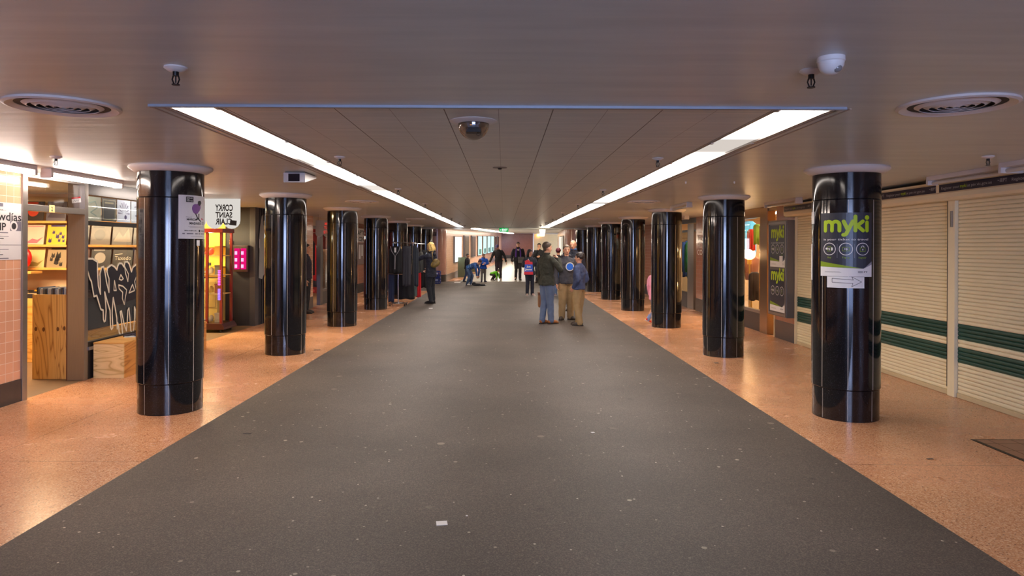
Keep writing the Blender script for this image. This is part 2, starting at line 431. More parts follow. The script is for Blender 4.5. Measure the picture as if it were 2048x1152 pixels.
# flat print: geometry drawn in (u, v), lifted by n, then mapped onto a plane or a round pillar
LIFT = [0]
def lift():
    LIFT[0] = (LIFT[0]+1) % 60
    return LIFT[0]*1.5e-5
def ribbon(bm, pts, w, n=0.0, closed=False, caps=True):
    pts = [Vector((p[0], p[1], 0)) for p in pts]
    if closed: pts = pts + [pts[0]]
    for a, b in zip(pts, pts[1:]):
        d = b-a; L_ = d.length
        if L_ < 1e-6: continue
        d /= L_; s = Vector((-d.y, d.x, 0))*w/2
        k = max(1, int(L_/0.03))
        for i in range(k):
            p = a+d*(L_*i/k); q = a+d*(L_*(i+1)/k)
            lf = lift(); bm.faces.new([bm.verts.new(v+Vector((0, 0, n+lf))) for v in (p-s, q-s, q+s, p+s)])
    if caps:
        for p in pts: disc(bm, p.x, p.y, w/2, n+0.0004, 10)
    return bm
def disc(bm, u, v, r, n=0.0, k=20):
    n = n+lift()
    bm.faces.new([bm.verts.new((u+r*math.cos(2*PI*i/k), v+r*math.sin(2*PI*i/k), n)) for i in range(k)])
def ring2(bm, u, v, r, w, n=0.0, k=28):
    ribbon(bm, [(u+r*math.cos(2*PI*i/k), v+r*math.sin(2*PI*i/k)) for i in range(k)], w, n, True, False)
def rect(bm, u0, u1, v0, v1, n=0.0, mi=0):
    k = max(1, int((u1-u0)/0.03))
    for i in range(k):
        a = u0+(u1-u0)*i/k; b = u0+(u1-u0)*(i+1)/k
        f = bm.faces.new([bm.verts.new(p) for p in ((a, v0, n), (b, v0, n), (b, v1, n), (a, v1, n))]); f.material_index = mi
def poly2(bm, pts, n=0.0, mi=0):
    f = bm.faces.new([bm.verts.new((p[0], p[1], n)) for p in pts]); f.material_index = mi
    bmesh.ops.triangulate(bm, faces=[f])
def text2(bm, s, u, v, h=None, w=None, n=0.0, bold=0.0, align='L', xs=1.0):
    """letters fitted to height h (cap height) or width w, baseline at v"""
    cu = bpy.data.curves.new('t', 'FONT'); cu.body = s; cu.size = 1.0; cu.offset = bold; cu.resolution_u = 3
    o = bpy.data.objects.new('t', cu); C.objects.link(o)
    dg = bpy.context.evaluated_depsgraph_get()
    me = bpy.data.meshes.new_from_object(o.evaluated_get(dg))
    bpy.data.objects.remove(o); bpy.data.curves.remove(cu)
    if not len(me.vertices): return
    xs_ = [p.co.x for p in me.vertices]; x0, x1 = min(xs_), max(xs_)
    cap = 0.70
    if w and not h: k = w/(x1-x0); kx = k
    elif w and h: k = h/cap; kx = w/(x1-x0)
    else: k = h/cap; kx = k*xs
    tw = (x1-x0)*kx
    ox = {'L': 0, 'C': -tw/2, 'R': -tw}[align]
    t = B(); t.from_mesh(me)
    for p in t.verts: p.co = Vector((u+ox+(p.co.x-x0)*kx, v+p.co.y*k, n))
    bmesh.ops.triangulate(t, faces=t.faces[:])
    me2 = bpy.data.meshes.new('x'); t.to_mesh(me2); t.free()
    for f in me2.polygons: f.material_index = 0
    bm.from_mesh(me2)
    bpy.data.meshes.remove(me); bpy.data.meshes.remove(me2)
    return tw
def mapped(bm, f, cut=None):
    if cut:
        us = [p.co.x for p in bm.verts]
        if us:
            a = math.floor(min(us)/cut)*cut
            while a < max(us):
                bmesh.ops.bisect_plane(bm, geom=bm.verts[:]+bm.edges[:]+bm.faces[:], plane_co=(a, 0, 0), plane_no=(1, 0, 0))
                a += cut
    for p in bm.verts: p.co = f(p.co.x, p.co.y, p.co.z)
    return bm
def on_plane(o, ux, uy=(0, 0, 1)):
    o = Vector(o); ux = Vector(ux).normalized(); uy = Vector(uy).normalized(); nn = ux.cross(uy)
    return lambda u, v, n: o+ux*u+uy*v+nn*n
def on_pillar(cx, cy, r, th0, z0):
    """u runs along the arc; th0 = outward direction (angle in the xy plane) at u = 0; text reads left to right from outside"""
    return lambda u, v, n: Vector((cx+(r+n)*math.cos(th0+u/r), cy+(r+n)*math.sin(th0+u/r), z0+v))
def sheet(u0, u1, v0, v1, th=0.002):
    """thin closed sheet in (u, v, n)"""
    bm = B(); k = max(1, int((u1-u0)/0.03))
    for i in range(k):
        a = u0+(u1-u0)*i/k; b = u0+(u1-u0)*(i+1)/k
        bm.faces.new([bm.verts.new(p) for p in ((a, v0, th), (b, v0, th), (b, v1, th), (a, v1, th))])
        bm.faces.new([bm.verts.new(p) for p in ((a, v0, 0), (b, v0, 0), (b, v1, 0), (a, v1, 0))])
    for v in (v0, v1):
        for i in range(k):
            a = u0+(u1-u0)*i/k; b = u0+(u1-u0)*(i+1)/k
            bm.faces.new([bm.verts.new(p) for p in ((a, v, 0), (b, v, 0), (b, v, th), (a, v, th))])
    for a in (u0, u1): bm.faces.new([bm.verts.new(p) for p in ((a, v0, 0), (a, v1, 0), (a, v1, th), (a, v0, th))])
    bmesh.ops.remove_doubles(bm, verts=bm.verts[:], dist=1e-5)
    return bm
def clone(root):
    r = root.copy(); C.objects.link(r); ORG[r.name] = Vector(r.location)
    for ch in list(root.children):
        c = ch.copy(); C.objects.link(c); c.parent = r
        for gg in list(ch.children):
            d = gg.copy(); C.objects.link(d); d.parent = c
    return r
# ================================================================== THE SETTING
XL, XR = -5.12, 5.05
# floor: terrazzo either side, dark rubber down the middle
fb = B(); box(fb, XL-0.02, XR+0.02, -6, 32.3, -0.12, 0.0)
struct('floor', fb, TERR, 'speckled orange terrazzo floor under the pillars')
bm = B(); box(bm, -2.753, 2.627, -6, 25.3, 0.0002, 0.004); box(bm, XL+0.02, XR-0.02, 25.3, 32.29, 0.0002, 0.004)
struct('floor_1', bm, RUBBER, 'dark grey rubber floor running down the middle')
SHOPF = M('worn_shop_floor', (112, 88, 64), 0.5, 0, 0.25, 4)
struct('floor_2', bx(XL-4.5, XL-0.02, -6, 32.3, -0.12, -0.001), SHOPF, 'worn brown floor inside the record shop and its neighbours')
struct('floor_3', bx(XR+0.02, XR+4.5, -6, 32.3, -0.12, -0.001), SHOPF, 'worn brown floor inside the clothes shops')

# ceiling
bm = B()
box(bm, -10, 10, -6, 3.86, CEIL, CEIL+0.12)
box(bm, -10, -1.93, 3.86, 28.75, CEIL, CEIL+0.12); box(bm, 1.88, 10, 3.86, 28.75, CEIL, CEIL+0.12)
box(bm, -10, 10, 28.75, 32.5, CEIL+0.02, CEIL+0.12)
struct('ceiling', bm, CEILM, 'glossy painted metal ceiling')
struct('ceiling_1', bx(-1.63, 1.55, 3.86, 28.75, CEIL, CEIL+0.12), CEILT, 'tiled strip of ceiling between the two lines of light')
TRIMM = M('pale_ceiling_bead', (150, 158, 170), 0.45, 0.1, 0.05)
bm = B(); box(bm, -2.0, 1.92, 3.825, 3.86, CEIL-0.014, CEIL+0.002); box(bm, -3.4, 3.4, 28.73, 28.78, CEIL-0.012, CEIL+0.025)
struct('trim_1', bm, TRIMM, 'pale bead across the ceiling at the ends of the tiles')
bm = B()
for x in (-2.02, -1.965, 1.90, 1.955):
    box(bm, x, x+0.012, 3.87, 28.7, CEIL-0.004, CEIL+0.001)
struct('trim_2', bm, M('ceiling_flashing', (168, 156, 148), 0.4, 0.3, 0.05), 'thin ceiling rails beside the strip lights')

# far passage, bending away and climbing a little
DX, DZ = 0.068, 0.0132
Y0, Y1 = 32.3, 68.6
def fp(x, y, z): return Vector((x+DX*(y-Y0), y, z+DZ*(y-Y0)))
def slab(bm, x0, x1, z0, z1, y0=Y0, y1=Y1):
    v = [bm.verts.new(fp(x, y, z)) for y in (y0, y1) for x in (x0, x1) for z in (z0, z1)]
    for f in ((0, 1, 3, 2), (4, 5, 7, 6), (0, 1, 5, 4), (2, 3, 7, 6), (0, 2, 6, 4), (1, 3, 7, 5)): bm.faces.new([v[i] for i in f])
    return bm
PALEF = M('pale_grey_floor', (146, 142, 128), 0.3, 0, 0.12, 2)
struct('floor_4', slab(B(), -2.72, 6.5, -0.1, 0.002, Y0, Y1+6), PALEF, 'pale floor of the passage beyond the pillars')
struct('floor_5', slab(B(), -2.72, -2.1, 0.002, 0.008, Y0, Y1-0.1), TERR, 'strip of terrazzo along the poster wall')
struct('ceiling_2', slab(B(), -3.2, 6.5, CEIL+0.03, CEIL+0.12, Y0+0.1, Y1+6), M('white_ceiling', (214, 214, 214), 0.25, 0, 0.05), 'white ceiling of the far passage')
struct('wall_left', slab(B(), -2.92, -2.72, 0.0, CEIL+0.05), TILE_FAR, 'pale tiled wall with lit poster cases')
struct('baseboard_left', slab(B(), -2.73, -2.70, 0.01, 0.32), M('grey_plinth', (104, 92, 84), 0.3, 0, 0.1), 'grey plinth under the poster wall')
struct('wall_right', slab(B(), 2.88, 3.08, 0.0, CEIL+0.05, Y0, Y1-3.5), TILE_FAR, 'pale tiled wall of the far passage opposite the poster cases')
bm = B(); v0 = fp(-2.75, Y1, 0)
box(bm, v0.x-0.3, 2.98, Y1, Y1+0.2, v0.z-0.1, v0.z+2.6)
struct('wall_far', bm, TILE_END, 'glazed red-brown tiled end wall of the passage')
struct('baseboard_far', bx(v0.x-0.3, 3.0, Y1-0.03, Y1+0.1, v0.z, v0.z+0.32), DBASE, 'dark plinth of the red-brown end wall')
bm = B(); box(bm, 2.9, 8.0, Y1+6, Y1+6.2, 0.3, 3.3)
struct('wall_far', bm, M('cream_render', (232, 190, 120), 0.6, 0, 0.08), 'cream wall in the side opening at the end')
struct('wall_far', bx(2.9, 3.0, Y1-0.05, Y1+6, 0.3, 3.3), M('white_frame', (230, 228, 222), 0.4), 'white edge of the side opening at the end')
# corner walls that close the pillared hall, rounded into the passage
def corner(name, xin, xout, lab):
    """dusky tiled wall facing the camera with a quarter-round corner"""
    s = 1 if xout > xin else -1
    r = 0.42; pts = [(xout, Y0-0.55)]
    for i in range(9):
        a = PI/2*i/8
        pts.append((xin+s*r-s*r*math.sin(a), Y0-0.55+r-r*math.cos(a)))
    pts.append((xin, Y0+0.25)); pts.append((xout, Y0+0.25))
    struct(name, prism(B(), pts, 0, CEIL+0.03, 'xy'), TILE_F, lab, smooth='auto')
    p2 = [(xout, Y0-0.565)]
    r2 = r+0.015
    for i in range(9):
        a = PI/2*i/8
        p2.append((xin+s*r-s*r2*math.sin(a), Y0-0.55+r-r2*math.cos(a)))
    p2.append((xin-s*0.015, Y0+0.02)); p2.append((xout, Y0+0.02))
    struct('baseboard_far', prism(B(), p2, 0.003, 0.33, 'xy'), DBASE, 'dark plinth round the '+('flinders street' if s < 0 else 'plain')+' tiled corner')
corner('wall_far_left', -2.72, -5.3, 'dusky pink tiled corner wall lettered with the street name')
corner('wall_far_right', 2.90, 5.3, 'dusky pink tiled corner wall behind the pillars on the shutter side')
# name frieze on the rounded corner
t = thing('frieze', 'dark mosaic frieze lettered FLINDERS STREET on the pink corner wall', 'frieze', (-3.5, Y0-0.56, 2.17))
bm = B(); box(bm, -4.6, -3.14, Y0-0.562, Y0-0.551, 2.14, 2.32)
obj('band', bm, M('frieze_brown', (70, 44, 34), 0.4), t)
bm = B(); text2(bm, 'FLINDERS STREET', -4.5, 2.175, 0.11, 1.3, 0.0, 0.02)
obj('lettering', mapped(bm, lambda u, v, n: Vector((u, Y0-0.566, v))), M('frieze_cream', (176, 130, 104), 0.5), t)

bm = B(); box(bm, -9.5, -1.9, -6.1, -6.0, 0, 2.448); box(bm, 2.6, 9.5, -6.1, -6.0, 0, 2.448)
struct('wall_rear', bm, TILE_F, 'tiled walls either side of the stair mouth behind the camera')  # added out of view to block sky light beside the stair mouth
# ---------------------------------------------------------------- far passage fittings
def on_far_wall(y, z, out=0.0): return fp(-2.72+out, y, z)
def case_at(px0, px1, zt, zb, kind, lab):
    # y range from the passage geometry
    f = lambda px: (lambda k: (-2.72-DX*Y0)/(k-DX))((px-1008)/1365.33)
    ya, yb = f(px0), f(px1)
    t = thing('poster_case', lab, 'poster case', tuple(fp(-2.70, (ya+yb)/2, zb)), 'poster cases along the far passage wall')
    slabb = lambda x0, x1, z0, z1, a, b: slab(B(), x0, x1, z0, z1, a, b)
    obj('frame', slabb(-2.719, -2.64, zb, zt, ya, yb), DSTEEL, t)
    m = {'lit': emit('lit_white_poster', (245, 250, 255), 1.6), 'teal': emit('lit_teal_poster', (190, 240, 235), .75), 'dark': M('dark_poster', (58, 46, 44), 0.2)}[kind]
    obj('poster', slabb(-2.641, -2.625, zb+0.05, zt-0.05, ya+0.06*(yb-ya), yb-0.06*(yb-ya)), m, t)
    if kind == 'teal':
        obj('picture', slabb(-2.626, -2.62, zb+0.1, zb+0.45, ya+0.2*(yb-ya), yb-0.2*(yb-ya)), M('poster_teal_shape', (70, 130, 120), 0.4), t)
case_at(906.5, 920.3, 2.14, 0.78, 'lit', 'blank glowing white poster case, closest to the pink corner')
case_at(926.3, 935.5, 2.20, 0.88, 'dark', 'dark unlit poster case next after the blank glowing one')
case_at(941.3, 949.0, 2.20, 0.86, 'dark', 'dark unlit poster case beside the first teal lit one')
case_at(953.8, 961.3, 2.20, 0.84, 'teal', 'teal lit poster case beside the dark ones')
case_at(964.0, 970.8, 2.20, 0.84, 'teal', 'second teal lit poster case from the dark ones')
case_at(973.0, 978.9, 2.20, 0.84, 'teal', 'third teal lit poster case from the dark ones')
case_at(980.3, 985.6, 2.20, 0.84, 'teal', 'last teal lit poster case before the end of the wall')
case_at(988.0, 991.3, 2.20, 0.84, 'dark', 'dim narrow-looking poster case past the teal ones')
case_at(993.5, 996.0, 2.20, 0.84, 'dark', 'dim poster case nearest the red-brown end wall')
for i, (y0, y1) in enumerate(((34.5, 36.4), (39, 41), (45, 48))):
    t = thing('wall_window', ['lit wall case nearest the pink corner on the opposite wall', 'middle lit wall case on the opposite wall', 'farthest lit wall case on the opposite wall'][i], 'display case', tuple(fp(2.8, y0, 0.9)), 'lit cases opposite the posters')
    obj('frame', slab(B(), 2.80, 2.879, 0.85, 2.2, y0, y1), WHITE, t)
    obj('pane', slab(B(), 2.785, 2.801, 0.92, 2.13, y0+0.08, y1-0.08), emit('warm_case_glow', (255, 235, 205), .8), t)
# bench seats at the poster wall
for i, y in enumerate((36.2, 41.5)):
    t = thing('bench', ['grey bench with a tall back against the poster wall behind the children', 'pale bench against the poster wall behind the boy in bright blue'][i], 'bench', tuple(fp(-2.3, y, 0.008)), 'benches along the poster wall')
    bm = slab(B(), -2.62, -2.05, 0.42, 0.50, y-0.6, y+0.9); obj('seat', bm, M('bench_seat', (120, 108, 84), 0.5), t)
    obj('end_panel', slab(B(), -2.62, -2.2, 0.012, 1.05, y-0.64, y-0.6) if i == 0 else slab(B(), -2.62, -2.2, 0.012, 0.42, y-0.6, y-0.55), M('bench_panel', (84, 92, 66), 0.5), t)
    for yy in (y-0.5, y+0.8):
        obj('leg', slab(B(), -2.12, -2.07, 0.012, 0.42, yy, yy+0.05), DSTEEL, t)
# strip light over the far passage
t = thing('strip_light', 'slanting line of warm light on the ceiling of the far passage', 'strip light', (-1.0, 36, CEIL))
bm = B()
a = Vector((-1.47, 30.4, CEIL+0.012)); b2 = Vector((0.55, 62, CEIL+0.03+DZ*(62-Y0)-0.02))
for s0 in (0,):
    vs = [bm.verts.new(p) for p in (a, a+Vector((0.34, 0, 0)), b2+Vector((0.34, 0, 0)), b2, a+Vector((0, 0, -.03)), a+Vector((0.34, 0, -.03)), b2+Vector((0.34, 0, -.03)), b2+Vector((0, 0, -.03)))]
    for f in ((0, 1, 2, 3), (4, 5, 6, 7), (0, 1, 5, 4), (1, 2, 6, 5), (2, 3, 7, 6), (3, 0, 4, 7)): bm.faces.new([vs[i] for i in f])
obj('diffuser', bm, emit('far_strip_glow', (255, 236, 214), 7.0), t)
# white lantern under the ceiling edge
t = thing('lantern', 'small glowing white lantern under the ceiling beyond the exit sign', 'lantern', (1.70, 30.3, 2.15))
LX, LY = 1.70, 30.3
obj('shade', lathe(B(), (LX, LY, 2.12), [(0, 0), (0.085, 0), (0.135, 0.30), (0, 0.30)], 8), emit('lantern_glow', (255, 226, 190), 6.0), t)
obj('cap', lathe(B(), (LX, LY, 2.42), [(0, 0), (0.15, 0.0), (0.14, 0.045), (0, 0.045)], 12), DSTEEL, t)
point_light('lantern_lamp', (LX, LY, 1.95), 12, (1, 0.85, 0.65), 0.08)
t = thing('spotlight', 'warm spotlight high on the cream wall at the far end', 'spotlight', (3.68, Y1+5.9, 2.7))
p = Vector((3.75, Y1+5.93, 2.90))
obj('body', sphere(B(), p, 0.14, 2, (1, .6, .8)), emit('spot_glow', (255, 200, 120), 14.0), t)
obj('bracket', cyl(B(), (p.x, p.y-0.02, p.z+0.1), 0.03, 0.35, 8), DSTEEL, t)
# exit sign
t = thing('exit_sign', 'green lit EXIT sign hanging under the ceiling', 'exit sign', (0, 28.3, 2.20))
ex = -0.012
obj('body', bx(ex-0.19, ex+0.19, 28.28, 28.34, 2.27, 2.43, 0.008), emit('exit_green', (0, 168, 70), .45), t)
bm = B(); text2(bm, 'EXIT', ex-0.08, 2.305, 0.09, 0.24, 0, 0.03)
obj('lettering', mapped(bm, lambda u, v, n: Vector((u, 28.276, v))), emit('exit_white', (225, 255, 235), .8), t)
bm = B(); text2(bm, '<', ex-0.165, 2.315, 0.06, 0.05, 0, 0.03)
obj('arrow', mapped(bm, lambda u, v, n: Vector((u, 28.276, v))), emit('exit_white'), t)
obj('hanger', bx(ex-0.01, ex+0.01, 28.3, 28.32, 2.43, 2.45), DSTEEL, t)

# ---------------------------------------------------------------- PILLARS
ROWS = [6.84, 10.56, 14.26, 17.98, 21.69, 25.4, 29.4]
ORDW = ['nearest', 'second', 'third', 'fourth', 'fifth', 'sixth', 'last']
def pillar(x, y, lab):
    t = thing('pillar', lab, 'pillar', (x, y, 0), 'black stone pillars')
    base = lathe(B(), (x, y, 0), [(0, 0.0), (0.301, 0.0), (0.302, 0.295), (0.297, 0.300), (0, 0.300)], 64)
    obj('base', base, GRAN, t, 'auto')
    obj('shaft', lathe(B(), (x, y, 0), [(0, 0.300), (0.305, 0.300), (0.311, 0.306), (0.311, 2.122), (0.306, 2.127), (0, 2.127)], 72), GRAN, t, 'auto')
    obj('collar', lathe(B(), (x, y, 0), [(0, 2.127), (0.303, 2.127), (0.308, 2.133), (0.308, 2.385), (0, 2.385)], 72), GRAN, t, 'auto')
    obj('cap_ring', lathe(B(), (x, y, 0), [(0, 2.383), (0.318, 2.383), (0.335, 2.388), (0.388, 2.425), (0.392, 2.435), (0.385, 2.4495), (0, 2.4495)], 56), WHITE if False else CAPM, t, 'auto')
    bm = B()
    for k in range(8):
        th = math.radians(22.5+45*k)
        c, s = math.cos(th), math.sin(th)
        for z0, z1, r in ((0.31, 2.12, 0.3112),):
            w = 0.0022
            p = [(x+r*c-w*s*sg, y+r*s+w*c*sg) for sg in (-1, 1)]
            q = [(x+(r-0.01)*c-w*s*sg, y+(r-0.01)*s+w*c*sg) for sg in (1, -1)]
            prism(bm, p+q, z0, z1, 'xy')
        w = 0.0014; r = 0.3022
        prism(bm, [(x+r*c-w*s*sg, y+r*s+w*c*sg) for sg in (-1, 1)]+[(x+(r-0.01)*c-w*s*sg, y+(r-0.01)*s+w*c*sg) for sg in (1, -1)], 0.01, 0.294, 'xy')
    obj('joint_lines', bm, GROUT, t)
    return t
CAPM = M('ceiling_white_metal', (214, 206, 200), 0.4, 0, 0.05)
left_lab = ['nearest pillar on the record shop side, with an event poster taped to it', 'second pillar on the record shop side, beside the dark shutter wall',
            'third pillar on the record shop side, bare black stone', 'fourth pillar on the record shop side, just before the clothes rack',
            'fifth pillar on the record shop side, rising behind the clothes rack', 'sixth pillar on the record shop side, between the rack and the blonde woman', 'last pillar on the record shop side, next to the pink tiled corner']
right_lab = ['nearest pillar on the shutter side, with a lime and slate ticket poster', 'second pillar on the shutter side, in front of the vintage shop window',
             'third pillar on the shutter side, with the pink-coated child behind it', 'fourth pillar on the shutter side, bare black stone',
             'fifth pillar on the shutter side', 'sixth pillar on the shutter side, next to the talking boys', 'last pillar on the shutter side, at the pink tiled corner']
for i, y in enumerate(ROWS):
    pillar(-3.375, y+(0.08 if i == 0 else 0), left_lab[i])
for i, y in enumerate(ROWS):
    pillar(3.395, y-(0.06 if i == 0 else 0), right_lab[i])

# ---------------------------------------------------------------- CEILING FITTINGS
def strip(x0, x1, name, lab, dims):
    t = thing('strip_light', lab, 'strip light', ((x0+x1)/2, 3.9, CEIL), 'recessed strip lights')
    bm = B()
    box(bm, x0-0.022, x0, 3.862, 28.3, CEIL-0.003, CEIL+0.09); box(bm, x1, x1+0.022, 3.862, 28.3, CEIL-0.003, CEIL+0.09)
    box(bm, x0, x1, 3.862, 3.872, CEIL-0.003, CEIL+0.09); box(bm, x0, x1, 28.27, 28.3, CEIL-0.003, CEIL+0.09)
    obj('frame', bm, M('strip_frame', (150, 140, 134), 0.4, 0.3, 0.05), t)
    obj('diffuser', bx(x0, x1, 3.872, 28.27, CEIL+0.012, CEIL+0.02), strip_mat(name, dims), t)
    y = 3.9
    while y < 28:
        for x in (x0-0.004, x1+0.004): obj('clip', bx(x-0.012, x+0.012, y, y+0.05, CEIL-0.008, CEIL-0.003), M('strip_frame'), t)
        y += 1.24
strip(-1.908, -1.654, 'opal_strip_a', 'long glowing ceiling strip on the record shop side', [(6.2, 6.95, 0.06), (8.9, 10.0, 0.045), (18.3, 18.9, 0.012)])
strip(1.571, 1.863, 'opal_strip_b', 'long glowing ceiling strip on the shutter side', [(4.95, 5.85, 0.035), (12.2, 12.8, 0.03), (20.6, 21.2, 0.012), (23.3, 23.8, 0.012)])
# gap pieces of ceiling after the strips
bm = B(); box(bm, -1.93, -1.63, 28.3, 28.75, CEIL, CEIL+0.1); box(bm, 1.55, 1.88, 28.3, 28.75, CEIL, CEIL+0.1)
struct('ceiling_3', bm, CEILM)

def sprinkler(x, y, lab, s=1.0):
    t = thing('sprinkler', lab, 'sprinkler', (x, y, CEIL), 'ceiling fire sprinklers')
    obj('flange', lathe(B(), (x, y, CEIL), [(0, 0), (0.048, 0), (0.050, -0.006), (0.030, -0.020), (0, -0.022)], 28), CAPM, t, 'auto')
    bm = B(); cyl(bm, (x, y, CEIL-0.040), 0.013, 0.02, 12)
    for a in (0, PI): tube(bm, [(x+0.011*math.cos(a), y, CEIL-0.038), (x+0.016*math.cos(a), y, CEIL-0.055), (x+0.008*math.cos(a), y, CEIL-0.075)], 0.0035, 6)
    cyl(bm, (x, y, CEIL-0.07), 0.003, 0.03, 6)
    lathe(bm, (x, y, CEIL-0.080), [(0, 0), (0.017, 0), (0.017, 0.004), (0, 0.004)], 14)
    obj('head', bm, M('sprinkler_black', (22, 18, 18), 0.4, 0.4), t)
SY = [3.03, 6.05, 9.4, 12.6, 15.8, 19.0, 22.2, 25.4]
for i, y in enumerate(SY):
    w = ['nearest', 'second', 'third', 'fourth', 'fifth', 'sixth', 'seventh', 'farthest'][i]
    sprinkler(-1.46, y, w+' ceiling sprinkler along the strip light on the record shop side')
    sprinkler(1.36, y, w+' ceiling sprinkler along the strip light on the shutter side')
sprinkler(-4.02, 6.12, 'ceiling sprinkler by the tube light of the record shop')
sprinkler(4.13, 5.83, 'ceiling sprinkler by the unlit tube light over the shutters')

def vent(x, y, lab):
    t = thing('air_vent', lab, 'air vent', (x, y, CEIL), 'round ceiling air vents')
    obj('rim', lathe(B(), (x, y, CEIL), [(0.29, 0), (0.292, -0.012), (0.275, -0.018), (0.235, -0.004), (0.235, 0)], 56), CAPM, t, 'auto')
    obj('throat', lathe(B(), (x, y, CEIL), [(0, -0.001), (0.235, -0.001), (0.234, -0.002), (0, -0.002)], 40), M('vent_dark', (52, 46, 44), 0.7), t)
    for r in (0.195, 0.150, 0.108, 0.070, 0.036):
        obj('ring', lathe(B(), (x, y, CEIL), [(r+0.006, -0.003), (r-0.020, -0.017), (r-0.022, -0.015), (r+0.002, -0.002)], 40), CAPM, t, 'auto')
vent(-2.5, 3.87, 'round air vent nearest the record shop doorway'); vent(2.474, 3.74, 'round air vent near the white dome camera')
vent(-2.52, 12.1, 'round air vent above the third pillar on the record shop side'); vent(2.42, 11.8, 'round air vent between second and third pillars, shutter side')
vent(-2.52, 19.6, 'farthest round air vent above the clothes rack'); vent(2.42, 19.2, 'farthest round air vent over the talking group side')

# clear dome camera in the tiles
X, Y = -0.195, 4.30
t = thing('dome_camera', 'clear dome security camera in the tiled middle of the ceiling', 'security camera', (X, Y, CEIL))
obj('flange', lathe(B(), (X, Y, CEIL), [(0, 0), (0.148, 0), (0.150, -0.004), (0.105, -0.020), (0, -0.020)], 48), CAPM, t, 'auto')
obj('socket', lathe(B(), (X, Y, CEIL), [(0, -0.020), (0.098, -0.020), (0.096, -0.024), (0, -0.024)], 40), M('socket_dark', (30, 26, 28), 0.3), t)
m_, N_, L_, b_ = nt_new('smoked_dome')
N_.remove(b_); tt = N_.new('ShaderNodeBsdfTransparent'); gl_ = N_.new('ShaderNodeBsdfGlossy'); gl_.inputs['Roughness'].default_value = 0.03
tt.inputs[0].default_value = (0.72, 0.68, 0.66, 1); lw = facing_fac(N_, L_, 0.12, 0.8)
mxs = N_.new('ShaderNodeMixShader'); L_.new(lw.outputs[0], mxs.inputs[0]); L_.new(tt.outputs[0], mxs.inputs[1]); L_.new(gl_.outputs[0], mxs.inputs[2]); L_.new(mxs.outputs[0], N_['Material Output'].inputs[0])
obj('dome', lathe(B(), (X, Y, CEIL-0.02), [(0.098*math.cos(a), -0.1*math.sin(a)) for a in [PI/2*i/10 for i in range(11)]][:-1]+[(0, -0.1)], 40), m_, t, True)
obj('lens_block', bx(X-0.048, X+0.048, Y-0.04, Y+0.04, CEIL-0.075, CEIL-0.048, 0.004), BLACK, t)
obj('mount', bx(X-0.036, X+0.036, Y-0.045, Y+0.035, CEIL-0.048, CEIL-0.021, 0.003), M('camera_grey', (92, 96, 104), 0.4), t)
bm = B(); tube(bm, [(X+0.025, Y-0.04, CEIL-0.078), (X+0.020, Y-0.05, CEIL-0.094), (X+0.034, Y-0.05, CEIL-0.10), (X+0.046, Y-0.05, CEIL-0.092), (X+0.045, Y-0.04, CEIL-0.076)], 0.0016, 6)
obj('cable', bm, BLACK, t)
bm = B(); disc(bm, X-0.018, CEIL-0.032, 0.002, 0); disc(bm, X-0.009, CEIL-0.032, 0.002, 0)
for p in bm.verts: p.co = Vector((p.co.x, Y-0.046, p.co.y))
obj('indicator_lights', bm, emit('led_amber', (240, 170, 20), 1.5), t)
# white dome camera
X, Y = 1.352, 2.83
t = thing('dome_camera', 'small white dome security camera beside a sprinkler', 'security camera', (X, Y, CEIL))
obj('housing', lathe(B(), (X, Y, CEIL), [(0, 0), (0.054, 0), (0.055, -0.018), (0.051, -0.022), (0.050, -0.035), (0.040, -0.056), (0.022, -0.070), (0, -0.073)], 40), WHITE, t, 'auto')
obj('lens', sphere(B(), (X+0.012, Y-0.026, CEIL-0.050), 0.021, 2, (1, .9, .9)), M('lens_grey', (128, 124, 122), 0.15), t, True)
# little ceiling disc and studs
X, Y = -0.045, 6.83
t = thing('ceiling_sensor', 'small flat round sensor in the middle of the tiled ceiling', 'sensor', (X, Y, CEIL))
obj('plate', lathe(B(), (X, Y, CEIL), [(0, 0), (0.072, 0), (0.070, -0.005), (0, -0.006)], 28), M('sensor_plate', (110, 98, 90), 0.4), t)
obj('hub', lathe(B(), (X, Y, CEIL-0.006), [(0, 0), (0.022, 0), (0.016, -0.014), (0, -0.014)], 16), BLACK, t)
for i, (px, Yc) in enumerate(((-0, 0),)):
    pass
for i, (x, y) in enumerate(((2.18, 8.2), (2.75, 8.16))):
    tag(obj('ceiling_hook', lathe(B(), (x, y, CEIL), [(0, 0), (0.010, 0), (0.010, -0.018), (0.005, -0.028), (0, -0.028)], 10), CAPM), ['tiny white ceiling hook nearer the strip light before the second pillar', 'tiny white ceiling hook nearer the second pillar cap'][i], 'hook', 'tiny ceiling hooks')
# wedge-shaped hanging unit
t = thing('display_unit', 'white wedge-shaped unit with a dark screen under the ceiling', 'display unit', (-2.23, 7.4, 2.33))
prof = [(7.28, 2.335), (7.28, 2.437), (7.72, 2.437), (7.72, 2.42)]
bm = prism(B(), prof, -2.355, -2.125, 'yz'); obj('body', bm, M('unit_white', (196, 190, 188), 0.4), t)
obj('screen', bx(-2.302, -2.182, 7.274, 7.2795, 2.347, 2.427), M('dark_screen', (14, 14, 30), 0.15), t)
obj('mounting_plate', bx(-2.345, -2.135, 7.30, 7.7, 2.437, 2.4498), DSTEEL, t)

